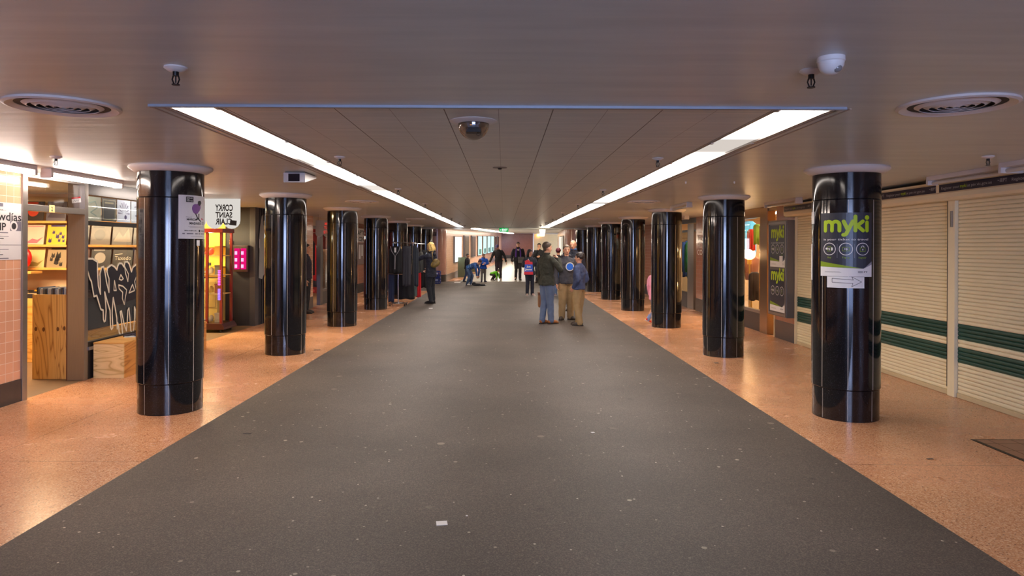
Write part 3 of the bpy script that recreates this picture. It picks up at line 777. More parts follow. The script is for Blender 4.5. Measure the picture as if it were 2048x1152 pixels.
def batten(x, y0, y1, lit, lab, w=0.055):
    t = thing('tube_light', lab, 'tube light', (x, y0, 2.36), 'ceiling tube lights')
    obj('housing', bx(x-w, x+w, y0, y1, 2.405, 2.4495, 0.004), CAPM, t)
    for y in (y0, y1-0.035):
        obj('end_cap', bx(x-w*1.05, x+w*1.05, y-0.002, y+0.035, 2.355, 2.41, 0.004), CAPM, t)
    bm = B(); cyl(bm, (x, y0+0.034, 2.378), 0.019, (y1-y0)-0.07, 16, axis='y')
    obj('tube', bm, emit('tube_glow', (255, 238, 225), 30.0) if lit else M('unlit_tube', (200, 194, 186), 0.25), t, 'auto')
batten(-4.74, 7.06, 8.40, True, 'lit tube light over the record shop door')
batten(-4.74, 5.45, 6.85, True, 'lit tube light over the pink tiled wall')
batten(-4.74, 9.1, 10.5, True, 'lit tube light over the plywood bench')
batten(4.62, 5.0, 6.35-0.04, False, 'dark tube light hidden past the shutter edge of the frame')
batten(4.72, 6.28, 7.55, False, 'unlit tube light over the nearest shutters')
batten(4.62, 10.7, 12.0, False, 'unlit tube light above the ticket poster case')
batten(4.55, 17.0, 18.2, False, 'unlit tube light beside the third pillar, shutter side')
batten(3.23, 11.9, 13.1, False, 'unlit tube light by the cap of the third pillar, shutter side', 0.05)
# ================================================================== SHOPFRONTS, record shop side
WT = 0.14
def wl(y0, y1, z0=0.0, z1=CEIL-0.001, m=None, name='wall_left', lab=None, x0=XL-WT, x1=XL):
    return struct(name, bx(x0, x1, y0, y1, z0, z1), m or TILE_L, lab)
wl(-6, 7.235, 0.236, lab='salmon tiled wall with a gig poster, by the record shop door')
wl(-6, 7.235, 0.0, 0.236, DBASE, 'baseboard_left', 'dark stone plinth under the salmon tiles', XL-WT, XL+0.012)
struct('door_1', bx(XL-WT-0.01, XL+0.02, 7.236, 7.312, 0, CEIL-0.002, 0.004), STEEL, 'steel jamb at the salmon tiled wall')
# record shop doorway
bm = B(); box(bm, XL-0.08, XL+0.01, 7.314, 8.328, 2.025, 2.095, 0.004); box(bm, XL-0.08, XL+0.01, 7.314, 8.328, 2.385, 2.448)
struct('door_2', bm, STEEL, 'steel head bar over the record shop doorway')
struct('window_1', bx(XL-0.07, XL-0.062, 7.314, 8.328, 2.096, 2.384), GLASS, 'fanlight glass over the record shop doorway')
struct('door_3', bx(XL-0.205, XL+0.005, 8.33, 8.40, 0, CEIL-0.002, 0.006), STEEL, 'broad steel post between the doorway and the painted window')
DW = M('red_brown_doorframe', (104, 62, 38), 0.5, 0, 0.2, 4)
struct('door_4', bx(XL-0.222, XL-0.207, 8.335, 8.39, 0, 2.02), DW, 'worn timber door edge behind the steel post')
t = thing('number_plate', 'yellow plate with the number 2 on the doorway head bar', 'number plate', (XL+0.012, 7.73, 2.02))
f = on_plane((XL+0.012, 7.74, 2.06), (0, -1, 0)); f = on_plane((XL+0.012, 7.70, 2.06), (0, 1, 0))
obj('plate', mapped(sheet(-0.035, 0.055, -0.035, 0.045, 0.002), f), M('plate_yellow', (222, 206, 130), 0.5), t)
bm = B(); text2(bm, '2', 0.01, -0.022, 0.05, None, 0.0028, 0.015, 'C')
obj('digit', mapped(bm, f), INK, t)
t = thing('price_sticker', 'red and white sticker at the top of the broad steel post', 'sticker', (XL-.1, 8.32, 2.17))
f = on_plane((XL-0.15, 8.3285, 2.165), (1, 0, 0.12), (-0.12, 0, 1))
obj('paper', mapped(sheet(0, 0.11, 0, 0.07, .0015), f), WPAPER, t)
bm = B(); rect(bm, 0, 0.11, 0.05, 0.07, 0.002); obj('red_band', mapped(bm, f), M('sticker_red', (196, 30, 34), 0.5), t)
bm = B(); text2(bm, 'OPEN', 0.03, 0.025, 0.035, 0.13, 0.003, 0.0); 
bm2 = B(); ribbon(bm2, [(0.02, 0.015), (0.035, 0.035), (0.045, 0.015), (0.06, 0.033), (0.075, 0.015), (0.09, 0.035)], 0.004, 0.002)
bm.free(); obj('scrawl', mapped(bm2, f), M('grey_ink', (90, 90, 96), 0.6), t)
# painted window
bm = B(); box(bm, XL-0.06, XL, 8.402, 11.2, 0.40, 0.46); box(bm, XL-0.06, XL, 8.402, 11.2, 1.90, 1.955); box(bm, XL-0.06, XL, 8.402, 11.2, 2.28, 2.448)
box(bm, XL-0.06, XL, 11.2, 11.34, 0, 2.448)
struct('window_2', bm, M('dark_window_frame', (40, 38, 38), 0.35, 0.4), 'dark frame of the painted shop window')
struct('trim_3', bx(XL-0.06, XL+0.02, 8.402, 11.2, 0.36, 0.40), STEEL, 'steel sill under the painted window')
struct('wall_left', bx(XL-0.08, XL-0.01, 8.402, 11.2, 0, 0.36), M('stall_riser', (38, 36, 38), 0.35), 'dark riser under the painted window')
struct('window_3', bx(XL-0.034, XL-0.028, 8.35, 11.2, 0.46, 1.90), GLASS, 'glass of the painted shop window')
struct('window_4', bx(XL-0.034, XL-0.028, 8.35, 11.2, 1.955, 2.28), GLASS, 'glass above the painted shop window')
# navy vinyl backing inside the glass and timber behind it
t = thing('window_graphic', 'dripping cream outlined WAX lettering on the navy backed window', 'window graphic', (XL-0.02, 8.36, 0.46))
obj('backing', bx(XL-0.045, XL-0.036, 8.41, 11.18, 0.60, 1.27), NAVY, t)
def ppt(cx, cy):
    """a point of the lettering, read off the photograph, onto the window plane: (distance along the wall, height)"""
    px, py = 40+cx/4.1125, 500+cy/4.114
    y = -(XL-0.02)*1365.33/(1008-px)
    return (y, 1.66-(py-490.2)*y/1365.33)
fw = on_plane((XL-0.026, 0, 0), (0, 1, 0))
fill = [(545, 78), (600, 75), (640, 100), (640, 170), (652, 340), (668, 365), (660, 200), (675, 145), (690, 140), (705, 200), (720, 180), (720, 150), (755, 125), (800, 165), (810, 120), (835, 110), (860, 150), (865, 100), (900, 115), (915, 180), (930, 140), (958, 120), (962, 400), (690, 500), (635, 380), (612, 385), (590, 260), (536, 110)]
bm = B(); poly2(bm, [ppt(*p) for p in fill], 0.0)
obj('fill', mapped(bm, fw), NAVY, t)
bm = B()
L1 = [(600, 75), (548, 75), (536, 110), (560, 180), (578, 240), (590, 260), (612, 385), (635, 378), (668, 490), (688, 498), (690, 575), (697, 592), (706, 585), (712, 500), (700, 350), (720, 420), (745, 500), (750, 640), (758, 655), (768, 640), (762, 520), (770, 395), (785, 470), (800, 560), (804, 650), (806, 600), (815, 620), (820, 680), (835, 705), (848, 690), (840, 600), (828, 510), (838, 505), (850, 560), (860, 610), (880, 665), (886, 600), (890, 500), (900, 480), (908, 560), (915, 660), (928, 695), (940, 650), (946, 560), (945, 470), (955, 500), (960, 600), (966, 640), (975, 560), (985, 500), (1000, 640), (1010, 690), (1024, 640), (1030, 500)]
L2 = [(600, 75), (640, 100), (640, 170), (648, 300), (665, 365), (660, 200), (675, 145), (690, 140), (702, 190), (715, 270), (735, 350), (735, 240), (722, 200), (718, 180), (722, 150), (755, 125), (780, 140), (800, 165), (808, 130), (820, 112), (840, 112), (858, 140), (866, 100), (885, 98), (900, 115), (915, 160), (920, 180), (930, 145), (958, 120), (1000, 110), (1040, 150), (1060, 260), (1050, 420), (1030, 500)]
for l in (L1, L2): ribbon(bm, [ppt(*p) for p in l], 0.024, 0.003)
for l in ([(818, 242), (832, 205), (852, 238), (838, 250)], [(780, 255), (775, 335), (795, 335)], [(815, 290), (850, 300), (880, 330), (862, 450), (845, 400), (848, 350), (818, 320)], [(900, 355), (945, 335), (928, 285)], [(862, 135), (895, 200), (890, 260), (872, 200)], [(945, 260), (958, 225), (990, 300), (960, 330)]):
    ribbon(bm, [ppt(*p) for p in l], 0.018, 0.003, True)
obj('lettering', mapped(bm, fw), M('cream_vinyl', (232, 226, 206), 0.5), t)
struct('wall_left_lining', bx(XL-0.16, XL-0.06, 8.40, 11.1, 0.02, 0.58), PLYS, 'timber lining behind the painted window')

# sleeves stuck in the window above the transom
cov = [((206, 214, 196), (150, 176, 170)), ((70, 78, 84), (196, 190, 150)), ((206, 214, 232), (70, 60, 110)), ((190, 200, 212), (90, 90, 120)), ((150, 150, 140), (60, 60, 70))]
for i in range(5):
    y0 = 8.41+i*0.345
    t = thing('sleeve', ['pale green record sleeve taped inside the upper window, first past the post', 'dark framed record sleeve second past the post in the upper window', 'white record sleeve with a purple fan of rays in the upper window', 'pale blue record sleeve fourth past the post in the upper window', 'grey record sleeve fifth past the post in the upper window'][i], 'record sleeve', (XL-0.05, y0+.16, 1.96), 'sleeves in the upper window')
    f = on_plane((XL-0.042, y0, 1.965), (0, 1, 0))
    obj('card', mapped(sheet(0, 0.32, 0, 0.30, 0.004), f), M('sleeve_%d' % i, cov[i][0], 0.5, emis=0.0), t)
    bm = B()
    if i == 2:
        for k in range(9):
            a = PI*k/8
            poly2(bm, [(0.16+0.03*math.cos(a), 0.12+0.03*math.sin(a)), (0.16+0.14*math.cos(a-.06), 0.12+0.15*math.sin(a-.06)), (0.16+0.14*math.cos(a+.06), 0.12+0.15*math.sin(a+.06))], 0.005)
        disc(bm, 0.2, 0.07, 0.03, 0.005)
    elif i == 1:
        for u0, u1, v0, v1 in ((.02, .30, .27, .28), (.02, .30, .02, .03), (.02, .03, .02, .28), (.29, .30, .02, .28), (.06, .26, .23, .25)): rect(bm, u0, u1, v0, v1, 0.005)
    else:
        ribbon(bm, [(.08, .22), (.2, .24), (.24, .16), (.1, .1), (.22, .06)], 0.016, 0.005)
    obj('print', mapped(bm, f), M('sleeve_ink_%d' % i, cov[i][1], 0.5), t)

# ---- inside the record shop
WARMW = M('shop_cream_wall', (216, 190, 160), 0.6, 0, 0.06)
bm = B(); box(bm, -9.2, XL-0.15, 10.62, 10.72, 0, 2.448); box(bm, -9.3, -9.2, 6.2, 10.72, 0, 2.448); box(bm, -9.2, XL-WT-0.02, 6.1, 6.2, 0, 2.448)
struct('wall_back', bm, WARMW, 'cream inner walls of the record shop')
def shelf(z, lab, x0=-8.6, x1=XL-0.2):
    tag(obj('shelf', bx(x0, x1, 10.36, 10.61, z-0.035, z, 0.003), PLYS), lab, 'shelf', 'record display shelves')
shelf(2.02, 'timber record shelf, topmost behind the doorway'); shelf(1.66, 'timber record shelf, middle one'); shelf(1.31, 'timber record shelf, lowest one above the bins')
art = [((48, 40, 40), (180, 60, 40)), ((88, 84, 100), (60, 50, 70)), ((120, 120, 70), (40, 40, 44)), ((200, 186, 170), (196, 110, 124)), ((226, 178, 50), (48, 34, 96)), ((96, 80, 68), (50, 40, 40)), ((84, 76, 74), (150, 134, 120)), ((60, 56, 58), (200, 190, 180)), ((196, 182, 130), (140, 126, 70)), ((150, 132, 104), (40, 36, 36)), ((40, 40, 44), (170, 160, 150)), ((30, 28, 32), (210, 200, 180)), ((80, 46, 40), (220, 120, 60))]
def lp(x, y, z, i, lab, group, word=None, ry=0.0, s=0.315):
    t = thing('record_sleeve', lab, 'record', (x+s/2, y, z), group)
    o_ = Vector((x, y, z+0.001)); f = on_plane(o_, (1, 0, 0), (0, 0.16, 1))
    a, b2 = art[i % len(art)]
    obj('sleeve', mapped(sheet(0, s, 0, s, 0.004), f), M('lp_a%d' % (i % len(art)), a, 0.35, coat=0.3), t)
    bm = B(); rnd = random.Random(i*7+3)
    k = i % 5
    if word:
        text2(bm, word, 0.03, 0.12, 0.06, 0.25, 0.005, 0.005); ribbon(bm, [(0.03, 0.20), (0.14, 0.215)], 0.010, 0.005)
    elif k == 0:
        disc(bm, s*.45, s*.5, s*.28, 0.0046); rect(bm, .03, .2, .26, .29, 0.0046)
    elif k == 1:
        poly2(bm, [(.02, .05), (.1, .2), (.16, .12), (.24, .26), (.29, .04)], 0.0046)
    elif k == 2:
        poly2(bm, [(.02, .30), (.15, .06), (.29, .30), (.22, .30), (.15, .18), (.09, .30)], 0.0046)
    elif k == 3:
        poly2(bm, [(.02, .02), (.12, .09), (.2, .07), (.29, .12), (.2, .02)], 0.0046); ribbon(bm, [(.04, .28), (.27, .28)], .012, .0046)
    else:
        for q in range(7):
            u, v = rnd.uniform(.05, .26), rnd.uniform(.04, .24); r_ = rnd.uniform(.018, .04)
            poly2(bm, [(u-r_, v-r_), (u-r_*.6, v+r_*1.6), (u, v+r_*.3), (u+r_*.8, v+r_*1.4), (u+r_, v-r_), (u+r_*.2, v-r_*1.4)], 0.0046)
        rect(bm, .05, .27, .275, .30, 0.0046)
    obj('print', mapped(bm, f), M('lp_b%d' % (i % len(art)), b2, 0.35, coat=0.3), t)
kinds = {0: [0, 1, 5, 7, 10, 6, 2, 9], 1: [2, 3, 4, 6, 5, 7, 9, 10], 2: [8, 8, 10, 6, 11, 7, 12, 0]}
zs = [2.02, 1.66, 1.31]
words = {0: 'top', 1: 'middle', 2: 'lowest'}
xs8 = [-7.32, -6.98, -6.64, -6.31, -5.98, -5.66]
posn = ['first from the tiled jamb', 'second from the tiled jamb', 'third from the tiled jamb', 'second before the window edge', 'last but one before the pillar', 'closest to the pillar']
look = [['dark sleeve with a red disc', 'grey sleeve with a dim peak', 'brown sleeve with a dark disc', 'near-black sleeve with a pale wedge', 'black sleeve with a grey disc', 'grey sleeve with a pale peak'],
        ['white sleeve with a pink shape', 'yellow sleeve with purple figures', 'near-black sleeve with a pale wedge', 'brown sleeve with a dark disc', 'grey sleeve with a pale peak', 'near-black sleeve with a pale wedge'],
        ['pale yellow sleeve with an olive shape', 'tan sleeve with dark figures', 'brown sleeve with an orange wedge', 'black sleeve with a grey disc', 'black sleeve with cream script', 'brown sleeve with an orange wedge']]
for r in range(3):
    ks = [[0, 1, 5, 7, 10, 6], [3, 4, 7, 5, 6, 7], [8, 9, 12, 10, 11, 12]][r]
    for j, x in enumerate(xs8):
        if r == 0: continue_ = False
        lp(x+0.005*((j*3+r) % 3), 10.40, zs[r], ks[j], '%s, %s shelf, %s' % (look[r][j], words[r], posn[j]), 'records on the %s shelf' % words[r], word='Tuxedo' if (r == 2 and j == 4) else None, s=0.30 if r else 0.30)
t = thing('balloon_shape', 'round red object on the lowest shelf by the doorway', 'ornament', (-6.95, 10.30, 1.31))
t['label'] = 'rounded red ornament at the jamb end of the lowest shelf'
obj('body', sphere(B(), (-7.2, 10.22, 1.46), 0.13, 3, (1, .45, 1.25)), M('bright_red', (206, 24, 20), 0.3), t, True)
obj('foot', cyl(B(), (-7.2, 10.22, 1.2605), 0.06, 0.06, 16), M('bright_red'), t)
struct('trim_4', bx(-8.6, XL-0.2, 10.20, 10.36, 1.24, 1.275), PLYS, 'timber ledge under the lowest record shelf') if False else None
# ledge the red ornament stands on
tag(obj('ledge', bx(-7.5, -7.0, 10.1, 10.355, 1.225, 1.26, 0.003), PLYS), 'short timber ledge holding the red ornament', 'ledge')

def bin_unit(x0, x1, y0, y1, h, lab, m, slopes=0.06):
    t = thing('record_bin', lab, 'record bin', ((x0+x1)/2, y0, 0))
    obj('front_panel', bx(x0, x1, y0, y0+0.02, 0.002, h, 0.002), m, t)
    obj('side_panel', bx(x0, x0+0.02, y0+0.02, y1, 0.002, h, 0.002), m, t); obj('side_panel', bx(x1-0.02, x1, y0+0.02, y1, 0.002, h, 0.002), m, t)
    obj('back_panel', bx(x0+0.02, x1-0.02, y1-0.02, y1, 0.002, h), m, t); obj('tray', bx(x0+0.02, x1-0.02, y0+0.02, y1-0.02, h-0.25, h-0.23), m, t)
    return t
t = bin_unit(-5.80, -5.348, 8.40, 9.05, 1.045, 'tall golden plywood record bin with four knots, standing in the doorway', PLYV)
bm = B()
for i, (kx, kz) in enumerate(((-5.715, 0.62), (-5.62, 0.615), (-5.445, 0.62), (-5.365, 0.63))):
    k = 16
    bm.faces.new([bm.verts.new((kx-.04+0.017*math.cos(2*PI*j/k), 8.3985, kz+0.027*math.sin(2*PI*j/k))) for j in range(k)])
obj('knots', bm, M('knot_brown', (104, 66, 26), 0.6), t)
rnd = random.Random(5)
colsp = [(60, 62, 70), (150, 160, 170), (110, 116, 124), (40, 42, 50), (176, 184, 190), (90, 100, 110), (70, 90, 120), (196, 196, 192)]
x = -5.772; i = 0
while x < -5.385:
    s = obj('record_sleeve', bx(x, x+0.0075, 8.43+rnd.uniform(0, .01), 8.735+rnd.uniform(0, .01), 0.817, 1.118+rnd.uniform(-.012, .014)), M('spine_%d' % ((i*3) % 8), colsp[(i*3) % 8], 0.25, coat=0.4))
    tag(s, 'record standing in the tall plywood bin in the doorway', 'record', 'records in the tall plywood bin')
    x += 0.0125; i += 1
# vertical spines seen over the edge
x = -5.735; i = 0
t = bin_unit(-7.9, -5.9, 9.6, 10.2, 0.90, 'long low timber bin of records under the shelves', PLYS)
x = -7.86; i = 0
while x < -5.95:
    w = rnd.uniform(.30, .31)
    for j in range(4):
        s = obj('record_sleeve', bx(x, x+w, 9.66+j*0.12, 9.68+j*0.12, 0.68, 0.95+j*0.012+rnd.uniform(0, .01)), M('bin_sleeve_%d' % ((i+j) % 5), [(34, 30, 34), (196, 140, 30), (90, 60, 50), (40, 40, 48), (170, 150, 120)][(i+j) % 5], 0.3, coat=0.3))
        tag(s, 'record standing in the long low bin under the shelves', 'record', 'records in the long low bin')
    x += 0.325; i += 1
# bench
t = thing('bench', 'plywood box bench with pale end panel against the painted window', 'bench', (-4.91, 8.49, 0))
obj('end_panel', bx(-5.10, -4.725, 8.49, 8.508, 0.001, 0.425, 0.002), PLYH, t, label='pale end panel')
obj('side_panel', bx(-4.743, -4.725, 8.51, 10.85, 0.001, 0.425, 0.002), mk_ply('orange_plywood', (214, 150, 74), (176, 112, 44), False), t)
obj('top_panel', bx(-5.10, -4.72, 8.485, 10.86, 0.4255, 0.445, 0.002), PLYS, t)
t = thing('magazine', 'small crumpled dark magazine lying on the plywood bench', 'magazine', (-4.93, 9.1, 0.445))
bm = B(); box(bm, -5.02, -4.82, 8.98, 9.17, 0.446, 0.455); bmesh.ops.rotate(bm, verts=bm.verts[:], cent=(-4.92, 9.08, 0.45), matrix=Matrix.Rotation(0.4, 3, 'Z'))
obj('pages', bm, WPAPER, t)
bm = B(); tube(bm, [(-5.0, 8.98, 0.462), (-4.93, 9.08, 0.475), (-4.84, 9.15, 0.468)], 0.016, 7); tube(bm, [(-5.0, 9.1, 0.46), (-4.90, 9.05, 0.472), (-4.83, 9.0, 0.46)], 0.012, 7)
obj('cover', bm, M('magazine_dark', (50, 44, 58), 0.3), t)
# gig poster on the tiles
t = thing('gig_poster', 'black and white gig poster on the salmon tiles at the shop door', 'poster', (XL+0.01, 6.7, 1.5))
PH0, PH1 = 1.525, 2.085
f = on_plane((XL+0.0015, 6.05, 0), (0, 1, 0))
obj('paper', mapped(sheet(0, 1.27, 1.50, 2.09, 0.002), f), WPAPER, t)
bm = B()
rect(bm, 0.3, 0.92, 2.045, 2.08, .003); rect(bm, 1.20, 1.262, 1.52, 1.99, .003)
rect(bm, 0.0, 0.99, 1.775, 1.785, .003); rect(bm, 0.0, 1.0, 1.738, 1.742, .003); rect(bm, 0, 1.2, 1.651, 1.656, .003); rect(bm, 0, 1.0, 1.606, 1.612, .003); rect(bm, 0, 1.0, 1.512, 1.522, .003)
rect(bm, 1.02, 1.18, 1.80, 1.90, .003)
obj('lettering_blocks', mapped(bm, f), M('newsprint_grey', (112, 110, 122), 0.6), t)
bm = B()
text2(bm, 'Mellowd\u00edas', 0.52, 1.905, 0.085, 0.66, .004, 0.012); text2(bm, 'THUMP', 0.56, 1.805, 0.075, 0.40, .004, 0.02)
text2(bm, 'Tombowlerka...', 0.56, 2.005, 0.02, 0.4, .004, 0.0)
for k, (v, w_) in enumerate(((1.757, .5), (1.715, .9), (1.698, .85), (1.680, .7), (1.663, .3), (1.625, .55), (1.588, .8), (1.570, .75), (1.552, .9), (1.534, .6))):
    u = 0.06
    rr = random.Random(k)
    while u < w_:
        l = rr.uniform(.03, .08); rect(bm, u, u+l, v, v+.007, .004); u += l+.02
obj('lettering', mapped(bm, f), INK, t)
bm = B(); disc(bm, 1.07, 1.85, .055, .005, 24); obj('badge', mapped(bm, f), WPAPER, t)
bm = B(); disc(bm, 1.07, 1.85, .034, .006, 24); obj('badge_centre', mapped(bm, f), INK, t)

# ---- gift shop with the mirrored hanging sign
bm = B(); box(bm, -9.2, -5.245, 14.11, 14.28, 0, 2.448)
struct('wall_side', bm, DARKWALL, 'charcoal wall facing the camera beside the red display cabinet')
struct('wall_back', bx(-9.3, -9.2, 10.72, 14.28, 0, 2.448), M('yellow_wall', (220, 186, 80), 0.6, 0, 0.08), 'yellow inner wall of the gift shop')
struct('door_5', bx(-5.244, -5.13, 14.08, 14.30, 0, 2.448, 0.004), M('charcoal_post', (70, 68, 70), 0.4, 0.2), 'charcoal corner post at the dark shutter wall')
CORR = B()
n_ = 48
for i in range(n_):
    y0 = 14.305+i*0.07
    box(CORR, XL-0.04, XL-0.02 if i % 2 else XL, y0, y0+0.07, 0.0, 2.448)
struct('wall_left', CORR, M('black_corrugated', (40, 39, 46), 0.45, 0.2), 'dark ribbed shutter wall past the gift shop')
t = thing('wall_mural', 'grey and white painted figure cut-out on the dark ribbed wall', 'mural', (XL+0.01, 14.6, 0.9))
f = on_plane((XL+0.006, 14.14, 0), (0, 1, 0))
bm = B(); poly2(bm, [(0.10, 0.98), (0.13, 1.55), (0.10, 1.75), (0.17, 2.05), (0.26, 2.28), (0.36, 2.32), (0.36, 2.15), (0.48, 2.22), (0.7, 2.20), (0.9, 2.1), (1.0, 1.8), (0.95, 1.2), (0.8, 1.05), (0.45, 1.08), (0.3, 0.95)], 0.0)
obj('figure', mapped(bm, f), M('mural_grey', (150, 156, 158), 0.5, 0, .2), t)
bm = B(); poly2(bm, [(0.42, 1.70), (0.46, 1.98), (0.56, 2.03), (0.64, 1.95), (0.66, 1.68), (0.58, 1.78), (0.52, 1.7)], .003); poly2(bm, [(0.48, 1.52), (0.58, 1.5), (0.62, 1.25), (0.5, 1.3)], .003); poly2(bm, [(0.36, 2.16), (0.40, 2.16), (0.40, 2.09), (0.36, 2.09)], .003)
obj('dark_shapes', mapped(bm, f), BLACK, t)
bm = B(); ribbon(bm, [(0.44, 2.15), (0.50, 2.07), (0.62, 2.05), (0.75, 2.07)], 0.02, .003); ribbon(bm, [(0.14, 1.78), (0.12, 1.62)], .03, .003); ribbon(bm, [(0.62, 1.62), (0.70, 1.45), (0.72, 1.35)], .03, .003)
obj('pale_lines', mapped(bm, f), WPAPER, t)

# hanging sign (seen from its back: the letters read reversed)
def scallop_sign(name, lab, cat, x0, x1, y, z0, z1, n, rows, m, tm, mirror):
    t = thing(name, lab, cat, ((x0+x1)/2, y, z0))
    w = (x1-x0)/n; r = w/2
    pts = [(x0, z1), (x0, z0+r)]
    for k in range(n):
        for a in range(1, 9):
            an = PI+PI*a/8
            pts.append((x0+w*k+r+r*math.cos(an), z0+r+r*math.sin(an)))
    pts.append((x1, z1))
    pp = []
    for p in pts:
        if not pp or (abs(p[0]-pp[-1][0])+abs(p[1]-pp[-1][1])) > 1e-5: pp.append(p)
    bm = prism(B(), pp, y, y+0.012, 'xz'); obj('board', bm, m, t)
    bm = B()
    for s, u, v, h, wd in rows: text2(bm, s, u, v, h, wd, 0, 0.028)
    if bm.verts:
        if mirror: mapped(bm, lambda u, v, n: Vector((x1-u, y-0.003, z0+v)))
        else: mapped(bm, lambda u, v, n: Vector((x0+u, y-0.003, z0+v)))
        obj('lettering', bm, tm, t)
    else: bm.free()
    for xx in (x0+0.06, x1-0.06):
        obj('hanger', cyl(B(), (xx, y+0.006, z1), 0.004, CEIL-z1-0.001, 6), DSTEEL, t)
    return t
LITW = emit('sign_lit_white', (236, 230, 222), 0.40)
SY_ = 11.6
k_ = SY_/1365.33
X_ = lambda px: (px-1008)*k_
Z_ = lambda py: 1.66-(py-491)*k_
t = scallop_sign('hanging_sign', 'white scalloped hanging sign reading CORKY SAINT CLAIR back to front', 'sign', X_(378), X_(480), SY_, Z_(458), Z_(395), 3,
    [('CORKY', 0.123, Z_(422)-Z_(458), 0.105, 0.30), ('SAINT', 0.133, Z_(435.5)-Z_(458), 0.092, 0.285), ('CLAIR', 0.133, Z_(449)-Z_(458), 0.098, 0.285)], LITW, INK, True)
bm = B(); box(bm, X_(460), X_(473), SY_-0.006, SY_-0.001, Z_(451), Z_(441)); bmesh.ops.rotate(bm, verts=bm.verts[:], cent=(X_(466), SY_, Z_(446)), matrix=Matrix.Rotation(0.1, 3, 'Y'))
obj('sticker', bm, INK, t)

# red display cabinet
t = thing('display_cabinet', 'tall red framed glass display cabinet on castors in the gift shop entrance', 'display cabinet', (-5.75, 13.3, 0))
RED = M('oxblood_timber', (122, 22, 20), 0.3, 0, 0.15, coat=0.3)
cx0, cx1, cy0, cy1 = -6.03, -5.36, 12.98, 13.50
bm = prism(B(), [(cx0-0.05, 0.06), (cx1+0.06, 0.06), (cx1+0.06, 0.10), (cx1+0.01, 0.17), (cx0-0.01, 0.17), (cx0-0.05, 0.10)], cy0-0.05, cy1+0.05, 'xz')
obj('base', bm, M('dark_oxblood', (66, 20, 20), 0.3), t)
for xx, yy in ((cx0, cy0), (cx1-0.045, cy0), (cx0, cy1-0.045), (cx1-0.045, cy1-0.045), ((cx0+cx1)/2+0.02, cy0)):
    obj('post', bx(xx, xx+0.045, yy, yy+0.045, 0.17, 1.90), RED, t)
obj('top_rail', bx(cx0-0.02, cx1+0.02, cy0-0.02, cy1+0.02, 1.90, 1.98, 0.01), RED, t)
for xx in (cx0+0.03, cx1-0.03):
    for yy in (cy0+0.02, cy1-0.02):
        obj('castor', cyl(B(), (xx-0.012, yy, 0.031), 0.03, 0.024, 14, axis='x'), BLACK, t)
obj('glass', bx(cx0+0.046, cx1-0.046, cy0+0.02, cy0+0.024, 0.17, 1.90), GLASS, t)
for z in (0.72, 1.08, 1.45):
    obj('shelf', bx(cx0+0.02, cx1-0.02, cy0+0.046, cy1-0.05, z, z+0.015), M('cabinet_shelf', (222, 196, 130), 0.3), t)
for z0, z1, c in ((0.62, 0.84, (120, 90, 255)), (0.90, 1.20, (255, 70, 200))):
    bm = B(); n = 9
    for k in range(n): box(bm, cx1-0.075, cx1-0.03, cy0-0.004, cy0, z0+(z1-z0)*k/n, z0+(z1-z0)*(k+.6)/n)
    obj('led_strip', bm, emit('led_%d' % c[0], c, 1.8), t)
goods = [(1.465, (230, 220, 210), (196, 50, 40), (212, 160, 60)), (1.096, (200, 34, 30), (220, 214, 206), (120, 130, 120)), (0.736, (60, 60, 60), (212, 180, 60), (150, 40, 40)), (0.172, (224, 220, 214), (206, 200, 196), (190, 186, 180))]
gl = ['on the top shelf', 'on the middle shelf', 'on the low shelf', 'on the floor']
names_ = [('vase', 'white'), ('shoe', 'red'), ('box', 'small')]
for si, (z, *cs) in enumerate(goods):
    for j in range(3):
        x = cx0+0.13+j*0.19; yy = 13.22; c = cs[j]; m = M('goods_%d%d' % (si, j), c, 0.3)
        lab = {0: ['white', 'red', 'black', 'white'][si], 1: ['red', 'white', 'yellow', 'pale'][si], 2: ['amber', 'grey', 'dark red', 'pale grey'][si]}[j]
        if j == 0:
            o = obj('vase', lathe(B(), (x, yy, z), [(0, 0), (.04, 0), (.055, .06), (.04, .13), (.022, .17), (.03, .20), (0, .20)], 20), m, None, True); w_ = 'vase'
        elif j == 1:
            bm = B(); sphere(bm, (x, yy, z+.045), .045, 2, (2.0, .9, .98)); sphere(bm, (x+.05, yy, z+.08), .045, 2, (1, .8, 1.4)); o = obj('shoe', bm, m, None, True); w_ = 'shoe'
        else:
            bm = B(); box(bm, x-.06, x+.05, yy-.05, yy+.06, z, z+.15, .006); box(bm, x-.065, x+.055, yy-.055, yy+.065, z+.15, z+.18, .004); o = obj('gift_box', bm, m); w_ = 'gift box'
        tag(o, lab+' '+w_+' '+gl[si]+' of the red display cabinet', w_)
# drawer cabinets and yellow shelf deeper inside
t = thing('drawer_unit', 'yellow-cream drawer unit standing behind the red display cabinet', 'drawer unit', (-6.9, 14.15, 0))
YC = M('mustard_cream', (206, 178, 96), 0.45, 0, 0.1)
obj('carcass', bx(-7.6, -5.75, 13.70, 14.10, 0.001, 0.98, 0.004), YC, t)
for i in range(3):
    for j in range(2):
        d = obj('drawer', bx(-7.56+i*0.61, -7.0+i*0.61, 13.685, 13.699, 0.42+j*0.27, 0.66+j*0.27, 0.003), M('mustard_front', (188, 158, 84), 0.45), t)
        obj('knob', sphere(B(), (-7.28+i*0.61, 13.672, 0.55+j*0.27), .014, 2), BLACK, d)
tag(obj('shelf', bx(-7.6, -5.75, 13.8, 14.085, 1.20, 1.23), M('yellow_shelf', (228, 196, 60), 0.4)), 'bright yellow shelf on the charcoal wall of the gift shop', 'shelf')
tag(obj('shelf', bx(-7.6, -5.75, 13.8, 14.085, 1.62, 1.65), M('yellow_shelf')), 'upper yellow shelf on the charcoal wall of the gift shop', 'shelf')
